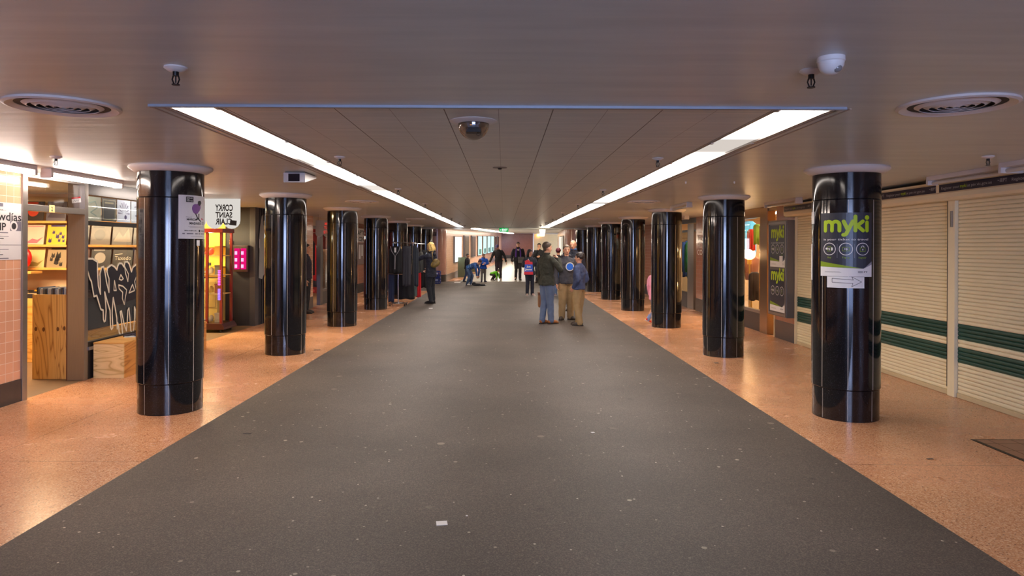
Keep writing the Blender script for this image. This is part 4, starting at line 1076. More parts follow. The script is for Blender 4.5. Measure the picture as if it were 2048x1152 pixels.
tag(obj('back_panel', bx(-7.6, -5.75, 14.09, 14.107, 1.0, 2.2), M('lit_yellow_board', (226, 190, 70), 0.5)), 'yellow display board on the charcoal wall', 'board')
t = thing('shop_banner', 'small black worded banner on the yellow shelf', 'banner', (-6.6, 13.79, 1.02))
obj('cloth', bx(-7.4, -5.85, 13.785, 13.79, 1.235, 1.33), M('yellow_shelf'), t)
bm = B()
for k in range(10): rect(bm, -7.35+k*.15, -7.26+k*.15, 1.25, 1.31, 0)
obj('lettering_blocks', mapped(bm, lambda u, v, n: Vector((u, 13.782, v))), INK, t)
point_light('cabinet_lamp', (-5.70, 13.25, 1.85), 9, (1, 0.8, 0.45), 0.04)
# small lit wall case on the charcoal wall
kx = lambda px, y: (px-1008)*y/1365.33
t = thing('wall_display_case', 'small wall case glowing pink on the charcoal wall', 'display case', (kx(483, 14.0), 14.0, 1.1))
xa, xb = kx(467.5, 14.0), kx(497, 14.0)
obj('frame', bx(xa, xb, 13.96, 14.107, 1.12, 1.66, 0.01), M('case_timber', (60, 34, 26), 0.4), t)
xm = (xa+xb)/2
for a, b2 in ((xa+0.03, xm-0.012), (xm+0.012, xb-0.03)):
    obj('window', bx(a, b2, 13.952, 13.961, 1.17, 1.60), emit('case_pink', (226, 20, 110), .5), t)
bm = B()
for a in (xa+0.04, xm+0.02):
    for z in (1.20, 1.33, 1.47): box(bm, a, a+0.05, 13.946, 13.951, z, z+0.07)
obj('jewellery_cards', bm, emit('card_glow', (240, 190, 235), .6), t)
t = thing('key_box', 'little brass-coloured box on the charcoal wall above the pink case', 'wall box', (kx(462, 14.08), 14.08, 1.65))
obj('body', bx(kx(459, 14.08), kx(465, 14.08), 14.07, 14.108, 1.68, 1.76, 0.004), M('brass', (190, 150, 70), 0.35, 0.5), t)
obj('lid', bx(kx(459.5, 14.08), kx(464.5, 14.08), 14.062, 14.07, 1.72, 1.75), M('case_timber'), t)

# ---- tiled pilaster, second shop
wl(17.73, 18.3, 0.3, lab='salmon tiled pilaster between the ribbed wall and the red clothes shop')
wl(17.73, 18.3, 0, 0.3, DBASE, 'baseboard_left', 'dark plinth of the salmon tiled pilaster', XL-WT, XL+0.01)
bm = B(); box(bm, XL-0.1, XL, 18.3, 24.0, 2.12, 2.2); box(bm, XL-0.1, XL, 19.05, 19.3, 0, 2.12); box(bm, XL-0.1, XL, 20.6, 20.7, 0, 2.12); box(bm, XL-0.1, XL, 22.4, 22.5, 0, 2.12); box(bm, XL-.1, XL, 19.3, 22.4, 0.36, 0.42)
struct('window_5', bm, DSTEEL, 'steel posts and rails of the red clothes shopfront')
struct('wall_left', bx(XL-0.1, XL, 18.3, 24.0, 2.2, 2.448), M('shopfront_cream', (206, 190, 170), 0.5), 'cream fascia above the red clothes shop')
struct('wall_left', bx(XL-0.08, XL-0.02, 19.3, 22.4, 0, 0.36), M('stall_riser'), 'dark riser of the red clothes shop')
struct('window_6', bx(XL-0.05, XL-0.045, 19.3, 22.4, 0.42, 2.12), GLASS, 'glass of the red clothes shop')
bm = B(); box(bm, -7.6, -7.5, 18, 24, 0, 2.448); box(bm, -7.6, XL-0.11, 23.9, 24.0, 0, 2.448)
struct('wall_back', bm, M('deep_red_wall', (140, 30, 30), 0.6), 'deep red inner walls of the clothes shop')
scallop_sign('hanging_sign', 'smaller grey scalloped hanging sign with red letters past the second pillar', 'sign', kx(631, 17.2), kx(661, 17.2), 17.2, 1.88, 2.30, 2,
    [('MA', 0.23, 0.30, 0.07, 0.12), ('TAI', 0.21, 0.20, 0.07, 0.14), ('STI', 0.20, 0.09, 0.07, 0.15)], M('sign_grey_white', (196, 192, 184), 0.5), emit('sign_red', (220, 60, 50), .4), False)
for i, (x, y, c, lab) in enumerate((( -5.42, 18.75, (150, 20, 28), 'dark red'), (-5.40, 19.6, (34, 30, 34), 'black'), (-5.42, 20.2, (196, 30, 34), 'bright red'))):
    pass
# wall beyond, window with lettering
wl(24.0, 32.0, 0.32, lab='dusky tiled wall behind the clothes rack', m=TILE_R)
wl(24.0, 32.0, 0, 0.32, DBASE, 'baseboard_left', 'dark plinth behind the clothes rack', XL-WT, XL+0.012)
t = thing('shop_sign', 'white sign with black letters PTO CENT between the third and fourth pillars', 'sign', (XL+0.02, 24.6, 1.7))
obj('board', bx(XL+0.001, XL+0.03, 23.3, 25.6, 1.78, 2.28), WHITE, t)
f = on_plane((XL+0.032, 23.3, 1.78), (0, 1, 0))
bm = B(); text2(bm, 'CAPTON', 0.12, 0.27, 0.16, 1.95, 0, .03); text2(bm, '& CENTRE', 0.25, 0.05, 0.15, 1.9, 0, .03)
obj('lettering', mapped(bm, f), INK, t)
t['label'] = 'white wall sign with black capitals glimpsed between third and fourth pillars'
t = thing('notice_board', 'grey board of pale papers under the white wall sign', 'notice board', (XL+0.02, 24.6, 1.0))
obj('panel', bx(XL+0.001, XL+0.02, 23.5, 25.6, 1.0, 1.76), M('board_brown', (120, 96, 88), 0.5), t)
bm = B()
for k in range(4): box(bm, XL+0.02, XL+0.024, 24.0+k*.4, 24.25+k*.4, 1.2+.1*(k % 2), 1.7)
obj('papers', bm, WPAPER, t)
# ================================================================== SHUTTER SIDE
CREAMD = M('cream_frame', (206, 186, 146), 0.45, 0, 0.08, 3)
def shutter(y0, y1, lab):
    t = thing('roller_shutter', lab, 'roller shutter', (XR, (y0+y1)/2, 0), 'cream roller shutters')
    def curtain(rows):
        bm = B()
        for i in rows:
            z0 = 0.05+i*P
            pr = [(XR+0.018, z0), (XR+0.010, z0+0.003), (XR+0.006, z0+P*0.3), (XR+0.006, z0+P*0.65), (XR+0.011, z0+P-0.005), (XR+0.020, z0+P-0.0005)]
            for a, b2 in zip(pr, pr[1:]):
                bm.faces.new([bm.verts.new(p) for p in ((a[0], y0, a[1]), (a[0], y1, a[1]), (b2[0], y1, b2[1]), (b2[0], y0, b2[1]))])
        bmesh.ops.remove_doubles(bm, verts=bm.verts[:], dist=1e-5)
        return bm
    P = 0.0429; n = 50
    green = set([7, 8, 9]) ; green2 = set([12, 13])
    g1 = [i for i in range(n) if 0.405 < 0.05+(i+.5)*P < 0.55]; g2 = [i for i in range(n) if 0.665 < 0.05+(i+.5)*P < 0.81]
    o = obj('slat_curtain', curtain([i for i in range(n) if i not in g1+g2]), CREAM, t, 'raw')
    obj('green_slats', curtain(g1), GREEN, t, 'raw'); obj('green_slats', curtain(g2), GREEN, t, 'raw')
    obj('bottom_rail', bx(XR-0.004, XR+0.03, y0, y1, 0.002, 0.052, 0.004), CREAMD, t)
    return t
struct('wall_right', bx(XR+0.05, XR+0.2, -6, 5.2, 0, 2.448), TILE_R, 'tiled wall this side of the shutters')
struct('wall_right', bx(XR+0.06, XR+0.2, 5.2, 11.78, 0, 2.448), DARKWALL, 'dark wall behind the roller shutters')
SH = [(5.3, 7.60, 'cream roller shutter with two dark green bands, cut by the photo edge'), (7.735, 9.83, 'cream roller shutter with two dark green bands, directly behind the nearest pillar'), (9.92, 11.76, 'cream roller shutter with green bands beside the ticket poster case')]
for a, b2, l in SH: shutter(a, b2, l)
for y, lab in ((7.605, 'cream guide post with a small latch between the two wide shutters'), (9.835, 'cream guide post hidden behind the nearest pillar'), (11.762, 'thin cream guide post at the poster case')):
    t = thing('guide_post', lab, 'guide post', (XR, y, 0))
    w = 0.12 if y < 11 else 0.03
    obj('post', bx(XR-0.03, XR+0.05, y, y+min(w, .08 if y > 9 else .125), 0.001, 2.2, 0.004), CREAM, t)
    if y < 8:
        obj('latch', bx(XR-0.045, XR-0.03, y+0.03, y+0.06, 1.90, 2.08, 0.004), STEEL, t)
        bm = bx(XR-0.034, XR-0.0305, y+0.118, y+0.124, 0.1, 2.2); obj('dark_seam', bm, INK, t)
# header box with the dark slogan strips
HX = XR-0.16
for a, b2, lab in ((5.2, 7.70, 'cream shutter box over the shutter at the photo edge'), (7.702, 9.85, 'cream shutter box above the shutter behind the nearest pillar'), (9.852, 11.95, 'far cream shutter box beside the unlit tube light')):
    t = thing('shutter_box', lab, 'shutter box', (HX+0.1, (a+b2)/2, 2.2), 'cream shutter boxes')
    bm = prism(B(), [(HX, 2.225), (HX+0.03, 2.195), (XR+0.055, 2.195), (XR+0.055, 2.405), (HX, 2.405)], a, b2, 'xz')
    obj('casing', bm, CREAM, t)
    bm = B(); box(bm, HX-0.006, HX-0.001, a+0.002, b2-0.002, 2.272, 2.285); box(bm, HX-0.006, HX-0.001, a+0.002, b2-0.002, 2.373, 2.386)
    obj('strip_frame', bm, CREAMD, t)
    obj('slogan_strip', bx(HX-0.005, HX-0.001, a+0.03, b2-0.03, 2.286, 2.372), M('strip_navy', (36, 32, 48), 0.3), t)
    f = on_plane((HX-0.0065, b2-0.03, 2.286), (0, -1, 0))
    bg_, by_ = B(), B()
    u = 0.04
    while u < (b2-a)-0.9:
        w1 = text2(bg_, 'Register your', u, 0.028, 0.030, 0.30); text2(by_, 'myki', u+0.315, 0.028, 0.033, 0.10, 0, 0.01); text2(bg_, 'at ptv.vic.gov.au', u+0.43, 0.028, 0.030, 0.36)
        text2(bg_, 'PT', u+0.945, 0.030, 0.034, 0.055, 0, 0.012)
        for q in range(4): rect(bg_, u+0.90+q*.002, u+0.938, 0.032+q*.009, 0.037+q*.009, 0)
        rect(bg_, u+0.872, u+0.894, 0.046, 0.052, 0)
        u += 1.06
    obj('slogan_text', mapped(bg_, f), M('strip_text_grey', (176, 172, 172), 0.5), t)
    obj('slogan_myki', mapped(by_, f), LIME, t)
struct('trim_5', bx(XR-0.02, XR+0.06, 5.2, 11.95, 2.406, 2.448), BLACK, 'dark gap above the shutter boxes')  # black fill stands in for the shade of the open gap

# ---- ticket posters
def icon_ring(bw, bgm, u, v, r, kind):
    ring2(bw, u, v, r, r*.11, .003)
    s = r
    if kind == 0:
        for q in (-.28, 0.0, .28): disc(bw, u-.42*s+q*.3*s, v+.05*s, .17*s, .003, 10); disc(bw, u+.42*s, v+q*.4*s, .17*s, .003, 10)
        for a in ([(-.26, -.38), (.26, -.38), (.26, .38), (-.26, .38)],): ribbon(bgm, [(u+x*s, v+y*s) for x, y in a], .07*s, .0035, True)
        text2(bw, '$', u, v-.2*s, .36*s, None, .004, 0.02, 'C')
    elif kind == 1:
        ribbon(bgm, [(u-.5*s, v-.32*s), (u+.5*s, v-.32*s), (u+.5*s, v+.32*s), (u-.5*s, v+.32*s)], .07*s, .0035, True)
        text2(bw, '+$', u, v-.17*s, .34*s, None, .004, 0.02, 'C')
    else:
        ribbon(bgm, [(u-.42*s, v-.42*s), (u+.42*s, v-.42*s), (u+.42*s, v+.2*s), (u-.42*s, v+.2*s)], .07*s, .0035, True)
        ribbon(bw, [(u-.2*s, v+.24*s), (u-.2*s, v+.42*s), (u, v+.56*s), (u+.2*s, v+.42*s), (u+.2*s, v+.30*s)], .09*s, .0035)
        disc(bw, u, v-.05*s, .1*s, .004, 10); ribbon(bw, [(u, v-.05*s), (u, v-.25*s)], .08*s, .004)
def myki(bm, u, v, w, n=.003):
    """the four letters in thick rounded strokes; w = word width, v = baseline"""
    k = w/7.4; s = 0.62*k
    def st(pts): ribbon(bm, [(u+x*k, v+y*k) for x, y in pts], s, n)
    def arc(cx, cy, r, a0, a1, m=8): return [(cx+r*math.cos(math.radians(a0+(a1-a0)*i/m)), cy+r*math.sin(math.radians(a0+(a1-a0)*i/m))) for i in range(m+1)]
    st([(0.31, 0.31), (0.31, 1.85)]); st([(0.31, 1.55)]+arc(0.92, 1.3, .6, 150, 0)+[(1.5, 0.31)]); st([(1.5, 1.3)]+arc(2.1, 1.3, .6, 170, 0)+[(2.70, 0.31)])
    st([(3.35, 1.9), (3.95, 0.55)]); st([(4.75, 1.9), (3.9, 0.1)]+[(3.75, -.25), (3.5, -.42), (3.3, -.42)])
    st([(5.15, 0.31), (5.15, 2.75)]); st([(6.35, 1.9), (5.45, 1.15), (6.40, 0.31)])
    st([(7.09, 0.31), (7.09, 1.75)]); disc(bm, u+7.09*k, v+2.55*k, .4*k, n, 16)
def ticket_poster(name_t, f, w, h, full=True, second=False, cut=None):
    t = name_t
    obj('sheet', mapped(sheet(0, w, 0, h, .0015), f), DSLATE, t)
    bw, bl, bg2, bp, bgrey = B(), B(), B(), B(), B()
    myki(bl, .075*w, .69*h if not second else .74*h, .85*w)
    if not second: text2(bw, 'is your ticket to travel', .075*w, .565*h, .035*h, .84*w, .003)
    vy = .43*h if not second else .50*h
    for i in range(3): icon_ring(bw, bg2, (.195+.305*i)*w, vy, .118*w, i)
    if not second:
        for i in range(2): ribbon(bgrey, [((.345+.31*i)*w, .29*h), ((.345+.31*i)*w, .51*h)], .006*w, .003, caps=False)
        for i, s_ in enumerate(('Buy', 'Top up', 'Register')): text2(bg2, s_, (.195+.305*i)*w, .285*h, .026*h, None, .003, .012, 'C')
    poly2(bp, [(0, 0), (w, 0), (w, .19*h), (.82*w, .125*h), (0, .15*h)], .0022)
    poly2(bg2, [(0, .151*h), (.80*w, .13*h), (0, .235*h)], .0026)
    poly2(bgrey, [(w, .191*h), (.83*w, .128*h), (w, .24*h)], .0026)
    ink = B()
    text2(ink, 'PT', .83*w, .06*h, .026*h, .075*w, .003, .01)
    for q in range(3): rect(ink, .72*w, .81*w, (.058+.012*q)*h, (.063+.012*q)*h, .003)
    for q in range(2): rect(ink, .10*w, (.42-.03*q)*w, (.060+.014*q)*h, (.063+.014*q)*h, .003)
    for nm, b_, m_ in (('white_lettering', bw, WPAPER), ('word_myki', bl, LIME), ('green_print', bg2, M('olive_lime_print', (128, 156, 16), .5)), ('footer', bp, WPAPER), ('grey_print', bgrey, M('print_grey', (140, 142, 150), .5)), ('footer_print', ink, INK)):
        if b_.verts: obj(nm, mapped(b_, f, cut), m_, t)
        else: b_.free()
PXc, PYc, PR_ = 3.395, 6.78, 0.3125
# u = 0 at the poster's left edge
th_v = math.atan2(-PYc, -PXc)      # towards the camera
def th_at(px):                    # pillar angle seen at pixel column px
    d = (px-1694.5)/66.8
    return th_v+math.asin(max(-1, min(1, d)))
zz = lambda py: 1.66-(py-495.9)*6.50/1365.33
t0 = th_at(1648); t1 = th_at(1741)
t = thing('ticket_poster', 'lime and slate myki ticket poster curved round the nearest pillar', 'poster', (3.2, 6.5, zz(553)))
f = on_pillar(PXc, PYc, PR_, t0, zz(553))
wP = (t1-t0)*PR_
ticket_poster(t, f, wP, zz(425)-zz(553), cut=.02)
t = thing('arrow_sheet', 'white sheet with a drawn arrow under the curved ticket poster', 'sign', (3.2, 6.5, zz(576)))
f = on_pillar(PXc, PYc, PR_-0.0005, th_at(1660), zz(576))
wA = (th_at(1728)-th_at(1660))*PR_
obj('paper', mapped(sheet(0, wA, 0, 0.107, .0015), f), WPAPER, t)
bm = B(); ribbon(bm, [(.15*wA, .052), (.15*wA, .09), (.70*wA, .078), (.66*wA, .108), (.92*wA, .060), (.66*wA, .014), (.69*wA, .045)], .004, .003, True)
obj('arrow', mapped(bm, f, .02), INK, t)
t = thing('taped_notice', 'narrow white notices on the hidden edge of the nearest shutter-side pillar', 'notice', (3.1, 6.8, 1.4))
obj('paper', mapped(sheet(0, .10, 0, .36, .0015), on_pillar(PXc, PYc, PR_, th_at(1628)-.12, 1.34)), WPAPER, t)
obj('paper', mapped(sheet(0, .09, 0, .12, .0015), on_pillar(PXc, PYc, PR_, th_at(1629)-.03, 1.90)), WPAPER, t)
# event poster on the nearest record-shop-side pillar
LXc, LYc = -3.375, 6.92
tl = math.atan2(-LYc, -LXc)
def thl(px): return tl+math.asin(max(-1, min(1, (px-343.5)/67.2)))
zl = lambda py: 1.66-(py-490)*6.68/1365.33
f = on_pillar(LXc, LYc, PR_, thl(357), zl(477))
w = (thl(409)-thl(357))*PR_; h = zl(389)-zl(477)
t = thing('event_poster', 'white March Madness poster with a purple bird taped round the nearest pillar', 'poster', (-3.2, 6.65, zl(477)))
obj('sheet', mapped(sheet(0, w, 0, h, .0015), f), M('poster_grey_white', (200, 196, 200), .5), t)
bp, bi, bgr, br = B(), B(), B(), B()
rect(bi, .20*w, .42*w, .84*h, .965*h, .0025)
poly2(bp, [(.40*w, .62*h), (.46*w, .58*h), (.56*w, .58*h), (.66*w, .66*h), (.70*w, .78*h), (.62*w, .82*h), (.52*w, .80*h), (.42*w, .74*h)], .003); disc(bp, .50*w, .70*h, .13*w, .003); disc(bp, .60*w, .74*h, .10*w, .003)
disc(bi, .645*w, .83*h, .07*w, .0035); poly2(bi, [(.56*w, .85*h), (.74*w, .83*h), (.70*w, .89*h), (.60*w, .88*h)], .0038)
ribbon(bi, [(.50*w, .575*h), (.57*w, .48*h), (.70*w, .41*h)], .014, .003); ribbon(bi, [(.62*w, .575*h), (.62*w, .48*h), (.50*w, .44*h)], .014, .003)
text2(bi, 'MARCH', .22*w, .42*h, .05*h, .30*w, .003, .02); text2(bi, 'MADNESS', .30*w, .33*h, .055*h, .42*w, .003, .02)
for q in range(5): rect(bgr, .76*w, .89*w, (.33+.016*q)*h, (.338+.016*q)*h, .003)
rect(bgr, .26*w, .86*w, .285*h, .291*h, .003); rect(bgr, .30*w, .82*w, .255*h, .261*h, .003); rect(bgr, .34*w, .80*w, .05*h, .056*h, .003)
text2(bi, 'BlackBook', .16*w, .175*h, .025*h, .38*w, .003, .03); disc(bi, .65*w, .185*h, .035*w, .003); rect(bi, .72*w, .92*w, .178*h, .192*h, .003)
for u0, u1 in ((.10, .17), (.22, .42), (.48, .58), (.61, .69), (.73, .84), (.87, .95)): rect(bgr, u0*w, u1*w, .105*h, .13*h, .003)
ribbon(br, [(.75*w, .47*h), (.80*w, .455*h)], .016, .003); ribbon(bgr, [(.80*w, .45*h), (.88*w, .445*h), (.94*w, .47*h)], .003, .003); ribbon(bgr, [(.2*w, .5*h), (.28*w, .495*h), (.36*w, .5*h)], .004, .003)
for nm, b_, m_ in (('purple_bird', bp, M('bird_purple', (110, 60, 132), .5)), ('black_lettering', bi, INK), ('small_lettering', bgr, M('print_dim', (110, 106, 116), .5)), ('red_mark', br, M('mark_red', (190, 60, 90), .5))):
    obj(nm, mapped(b_, f, .02), m_, t)
bm = B(); text2(bm, 'PILE', .23*w, .925*h, .020*h, .16*w, .004, .02); text2(bm, 'IS', .23*w, .895*h, .020*h, .06*w, .004, .02); text2(bm, 'BETTER', .23*w, .86*h, .020*h, .17*w, .004, .02)
obj('white_lettering', mapped(bm, f, .02), WPAPER, t)
t = tag(obj('paper_scrap', mapped(sheet(0, .045, 0, .055, .001), on_pillar(LXc, LYc, PR_, thl(393), zl(491))), WPAPER), 'torn white paper scrap stuck under the event poster', 'scrap')

# ---- pilaster and lit poster case
def wr(y0, y1, z0, z1, m, name, lab, out=0.0): return struct(name, bx(XR-out, XR+WT, y0, y1, z0, z1), m, lab)
wr(11.95-0.17, 12.66, 0.33, 2.448, TILE_R, 'wall_right', 'brown tiled pilaster carrying the poster case')
wr(11.95-0.17, 12.66, 0, 0.33, DBASE, 'baseboard_right', 'dark plinth under the poster case', 0.012)
t = thing('poster_case', 'steel case holding two stacked myki posters on the brown tiles', 'poster case', (XR-0.1, 12.1, 0.45))
ca, cb_ = 11.80, 12.62
obj('case', bx(XR-0.16, XR-0.001, ca, cb_, 0.44, 2.14, 0.006), DSTEEL, t)
bm = B()
for a in ((ca+0.02, ca+0.06, 0.5, 2.08), (cb_-0.06, cb_-0.02, 0.5, 2.08), (ca+0.02, cb_-0.02, 0.46, 0.5), (ca+0.02, cb_-0.02, 2.08, 2.12)): box(bm, XR-0.172, XR-0.161, *a)
obj('door_frame', bm, STEEL, t)
for v0, sec, nm in ((1.315, False, 'upper_poster'), (0.52, True, 'lower_poster')):
    p = bpy.data.objects.new(nm, None); C.objects.link(p); p.parent = t; ORG[p.name] = ORG[t.name]
    f = on_plane((XR-0.1615, cb_-0.09, v0), (0, -1, 0))
    wq, hq = 0.66, 0.745
    ticket_poster(p, f, wq, hq, second=sec)
    if not sec:
        obj('taped_note', mapped(sheet(.42, .56, .0, .20, .004), f), WPAPER, p)
# door and window of the vintage shop
wood = M('cream_door', (196, 176, 140), .45)
struct('door_6', bx(XR-0.01, XR+0.05, 12.70, 12.75, 0, 2.12), wood, 'cream edge of the open vintage shop door')
struct('door_7', bx(XR-0.02, XR+0.14, 13.05, 13.42, 0, 2.448, .006), M('bronze_steel', (150, 122, 92), .28, .85, .1, 5, stretch=(30, 30, 1)), 'broad bronze steel post of the vintage shop')
bm = B(); box(bm, XR, XR+.1, 12.66, 13.05, 2.10, 2.17); box(bm, XR, XR+.1, 12.66, 13.05, 2.36, 2.448); box(bm, XR, XR+.1, 13.42, 17.2, 2.26, 2.448)
struct('window_7', bm, M('bronze_steel'), 'bronze rails over the vintage shopfront')
bm = B(); box(bm, XR, XR+.08, 13.42, 17.2, .36, .42); box(bm, XR, XR+.08, 15.2, 15.28, .42, 2.26)
struct('window_8', bm, STEEL, 'steel sill and mullion of the vintage shop window')
struct('wall_right', bx(XR+.01, XR+.08, 13.42, 17.2, 0, .36), M('stall_riser'), 'dark riser under the vintage shop window')
struct('window_9', bx(XR+.04, XR+.046, 13.42, 17.2, .42, 2.26), GLASS, 'glass of the vintage shop window')
wr(17.25, 17.95, 0.33, 2.448, TILE_R, 'wall_right', 'brown tiled pilaster with pale painted letters')
wr(17.25, 17.95, 0, 0.33, DBASE, 'baseboard_right', 'dark plinth of the lettered tiled pilaster', .012)
t = thing('wall_lettering', 'worn pale block letters on the brown tiled pilaster', 'lettering', (XR-.002, 17.5, 1.6))
f = on_plane((XR-.003, 17.92, 1.45), (0, -1, 0))
bm = B()
for r_, s_ in enumerate(('THE', 'ART', 'CO')): text2(bm, s_, .1, .40-.19*r_, .13, .45, 0, .01)
obj('lettering', mapped(bm, f), M('faded_letters', (240, 232, 220), .5), t)
t['label'] = 'worn pale block letters in three rows on the tiled pilaster'
bm = B(); box(bm, XR-.01, XR+.12, 18.15, 18.75, 0, 2.3); struct('door_8', bm, STEEL, 'wide steel door leaf of the garment shop')
bm = B(); box(bm, XR, XR+.1, 17.95, 22.4, 2.08, 2.14); box(bm, XR, XR+.1, 17.95, 22.4, 2.32, 2.448); box(bm, XR, XR+.08, 18.75, 22.4, .36, .42); box(bm, XR, XR+.08, 20.5, 20.58, .42, 2.08)
struct('window_10', bm, M('dark_window_frame'), 'dark frame of the garment shop window')
struct('wall_right', bx(XR+.01, XR+.08, 18.75, 22.4, 0, .36), M('stall_riser'), 'dark riser of the garment shop')
struct('window_11', bx(XR+.04, XR+.046, 18.75, 22.4, .42, 2.08), GLASS, 'glass of the garment shop window')
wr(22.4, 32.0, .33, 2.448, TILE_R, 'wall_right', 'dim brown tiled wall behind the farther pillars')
wr(22.4, 32.0, 0, .33, DBASE, 'baseboard_right', 'dark plinth behind the farther pillars', .012)
# interiors
bm = B(); box(bm, 7.6, 7.7, 12.3, 23, 0, 2.448); box(bm, XR+.15, 7.6, 12.2, 12.3, 0, 2.448); box(bm, XR+.15, 7.6, 17.5, 17.6, 0, 2.448); box(bm, XR+.15, 7.6, 22.8, 22.9, 0, 2.448)
struct('wall_back', bm, M('amber_wall', (206, 172, 130), .6), 'amber inner walls of the two clothes shops')
struct('wall_back', bx(7.55, 7.59, 17.6, 22.8, 1.6, 2.448), M('white_shop_panel', (226, 220, 214), .5), 'white upper wall of the garment shop')
# window display: dummy in cardigan, globe lamp, clothes rails
t = thing('globe_lamp', 'glowing round globe lamp in the vintage shop window', 'lamp', (kx(1498, 14.4)+.1, 14.4, 1.4))
gx, gy, gz = kx(1499, 14.6), 14.6, 1.66-(508-495.3)*14.6/1365.33
obj('globe', sphere(B(), (gx, gy, gz), .125, 3), emit('globe_glow', (255, 190, 110), 9.0), t, True)
obj('neck', cyl(B(), (gx, gy, gz-.22), .045, .10, 16), M('brass'), t)
obj('stem', cyl(B(), (gx, gy, .012), .015, gz-.23, 10), M('brass'), t)
obj('base', cyl(B(), (gx, gy, .0), .13, .012, 20), M('brass'), t)
point_light('globe_lamp_light', (gx-.3, gy, gz), 8, (1, .62, .3), .1)
# ================================================================== PEOPLE
def cone_between(bm, p, q, r1, r2, n=14):
    p, q = Vector(p), Vector(q); d = q-p
    if d.length < 1e-6: return
    t = d.normalized(); up = Vector((0, 0, 1)) if abs(t.z) < .9 else Vector((0, 1, 0))
    x = t.cross(up).normalized(); y = t.cross(x)
    a = [bm.verts.new(p+x*math.cos(2*PI*k/n)*r1+y*math.sin(2*PI*k/n)*r1) for k in range(n)]
    b = [bm.verts.new(q+x*math.cos(2*PI*k/n)*r2+y*math.sin(2*PI*k/n)*r2) for k in range(n)]
    for k in range(n): bm.faces.new((a[k], a[(k+1) % n], b[(k+1) % n], b[k]))
    bm.faces.new(a[::-1]); bm.faces.new(b)
def limb(bm, pts):
    for (p, r) in pts: sphere(bm, p, r, 2)
    for (p, r1), (q, r2) in zip(pts, pts[1:]): cone_between(bm, p, q, r1, r2)
def loft(bm, rings, side, n=20):
    """rings: (centre, half width, half depth)"""
    R = []
    for i, (c, a, b) in enumerate(rings):
        c = Vector(c)
        t = (Vector(rings[min(i+1, len(rings)-1)][0])-Vector(rings[max(i-1, 0)][0])).normalized()
        x = (side-t*side.dot(t)).normalized(); y = t.cross(x)
        R.append([bm.verts.new(c+x*math.cos(2*PI*k/n)*a+y*math.sin(2*PI*k/n)*b) for k in range(n)])
    for a, b in zip(R, R[1:]):
        for k in range(n): bm.faces.new((a[k], a[(k+1) % n], b[(k+1) % n], b[k]))
    bm.faces.new(R[0][::-1]); bm.faces.new(R[-1])
def fuse(name, bm, mat, parent, vox, smooth=3, label=None, cut_floor=None, noise=0.0, nscale=20):
    """one continuous skin from overlapping closed pieces"""
    bmesh.ops.recalc_face_normals(bm, faces=bm.faces[:])
    me = bpy.data.meshes.new('t'); bm.to_mesh(me); bm.free()
    o = bpy.data.objects.new('t', me); C.objects.link(o)
    m = o.modifiers.new('r', 'REMESH'); m.mode = 'VOXEL'; m.voxel_size = vox
    if smooth:
        s = o.modifiers.new('s', 'SMOOTH'); s.factor = 0.5; s.iterations = smooth
    if noise:
        tx = bpy.data.textures.get('n%g' % nscale) or bpy.data.textures.new('n%g' % nscale, 'CLOUDS'); tx.noise_scale = 1/nscale
        d = o.modifiers.new('d', 'DISPLACE'); d.texture = tx; d.strength = noise; d.mid_level = 0.5
    dg = bpy.context.evaluated_depsgraph_get()
    me2 = bpy.data.meshes.new_from_object(o.evaluated_get(dg))
    bpy.data.objects.remove(o); bpy.data.meshes.remove(me)
    b2 = B(); b2.from_mesh(me2); bpy.data.meshes.remove(me2)
    if cut_floor is not None:
        for v in b2.verts: v.co.z = max(v.co.z, cut_floor)
    return obj(name, b2, mat, parent, True, label)

SKIN = M('skin', (206, 152, 122), .5, 0, .08, 12)
def cloth(name, rgb, bump=.9, scale=7): return M(name, rgb, .85, 0, .22, scale, bump=bump)
def hand(bm, w, d, n, k, curl=0.5, side=1, grip=False):
    """palm and five fingers from the wrist w along d, palm facing n; side = thumb side"""
    d = d.normalized(); n = (n-d*n.dot(d)).normalized(); s = d.cross(n)*side
    L = .108*k
    loft(bm, [(w-d*.005*k, .017*k, .014*k), (w+d*.018*k, .023*k, .012*k), (w+d*.045*k, .026*k, .0095*k), (w+d*.056*k, .024*k, .008*k)], s, 12)
    lens = (.040, .045, .042, .033)
    for i in range(4):
        b = w+d*.052*k+s*(.019-.0127*i)*k
        ang = curl*(1.0+.12*i)
        p = [b]; dd = d
        for j, f in enumerate((.45, .32, .23)):
            a = ang*(.7 if j == 0 else 1.0)
            dd = (dd*math.cos(a)+n*math.sin(a)).normalized(); nn = (n-dd*n.dot(dd))
            n2 = nn.normalized() if nn.length > 1e-4 else n
            p.append(p[-1]+dd*lens[i]*f*k)
            n_keep = n2
        limb(bm, [(p[0], .0060*k), (p[1], .0056*k), (p[2], .0050*k), (p[3], .0044*k)])
    t0 = w+d*.012*k+s*.018*k
    t1 = t0+(d*.55+s*.75+n*.35).normalized()*.024*k; t2 = t1+(d*.9+s*.25+n*.4).normalized()*.022*k
    limb(bm, [(t0, .0085*k), (t1, .0068*k), (t2, .0055*k)])

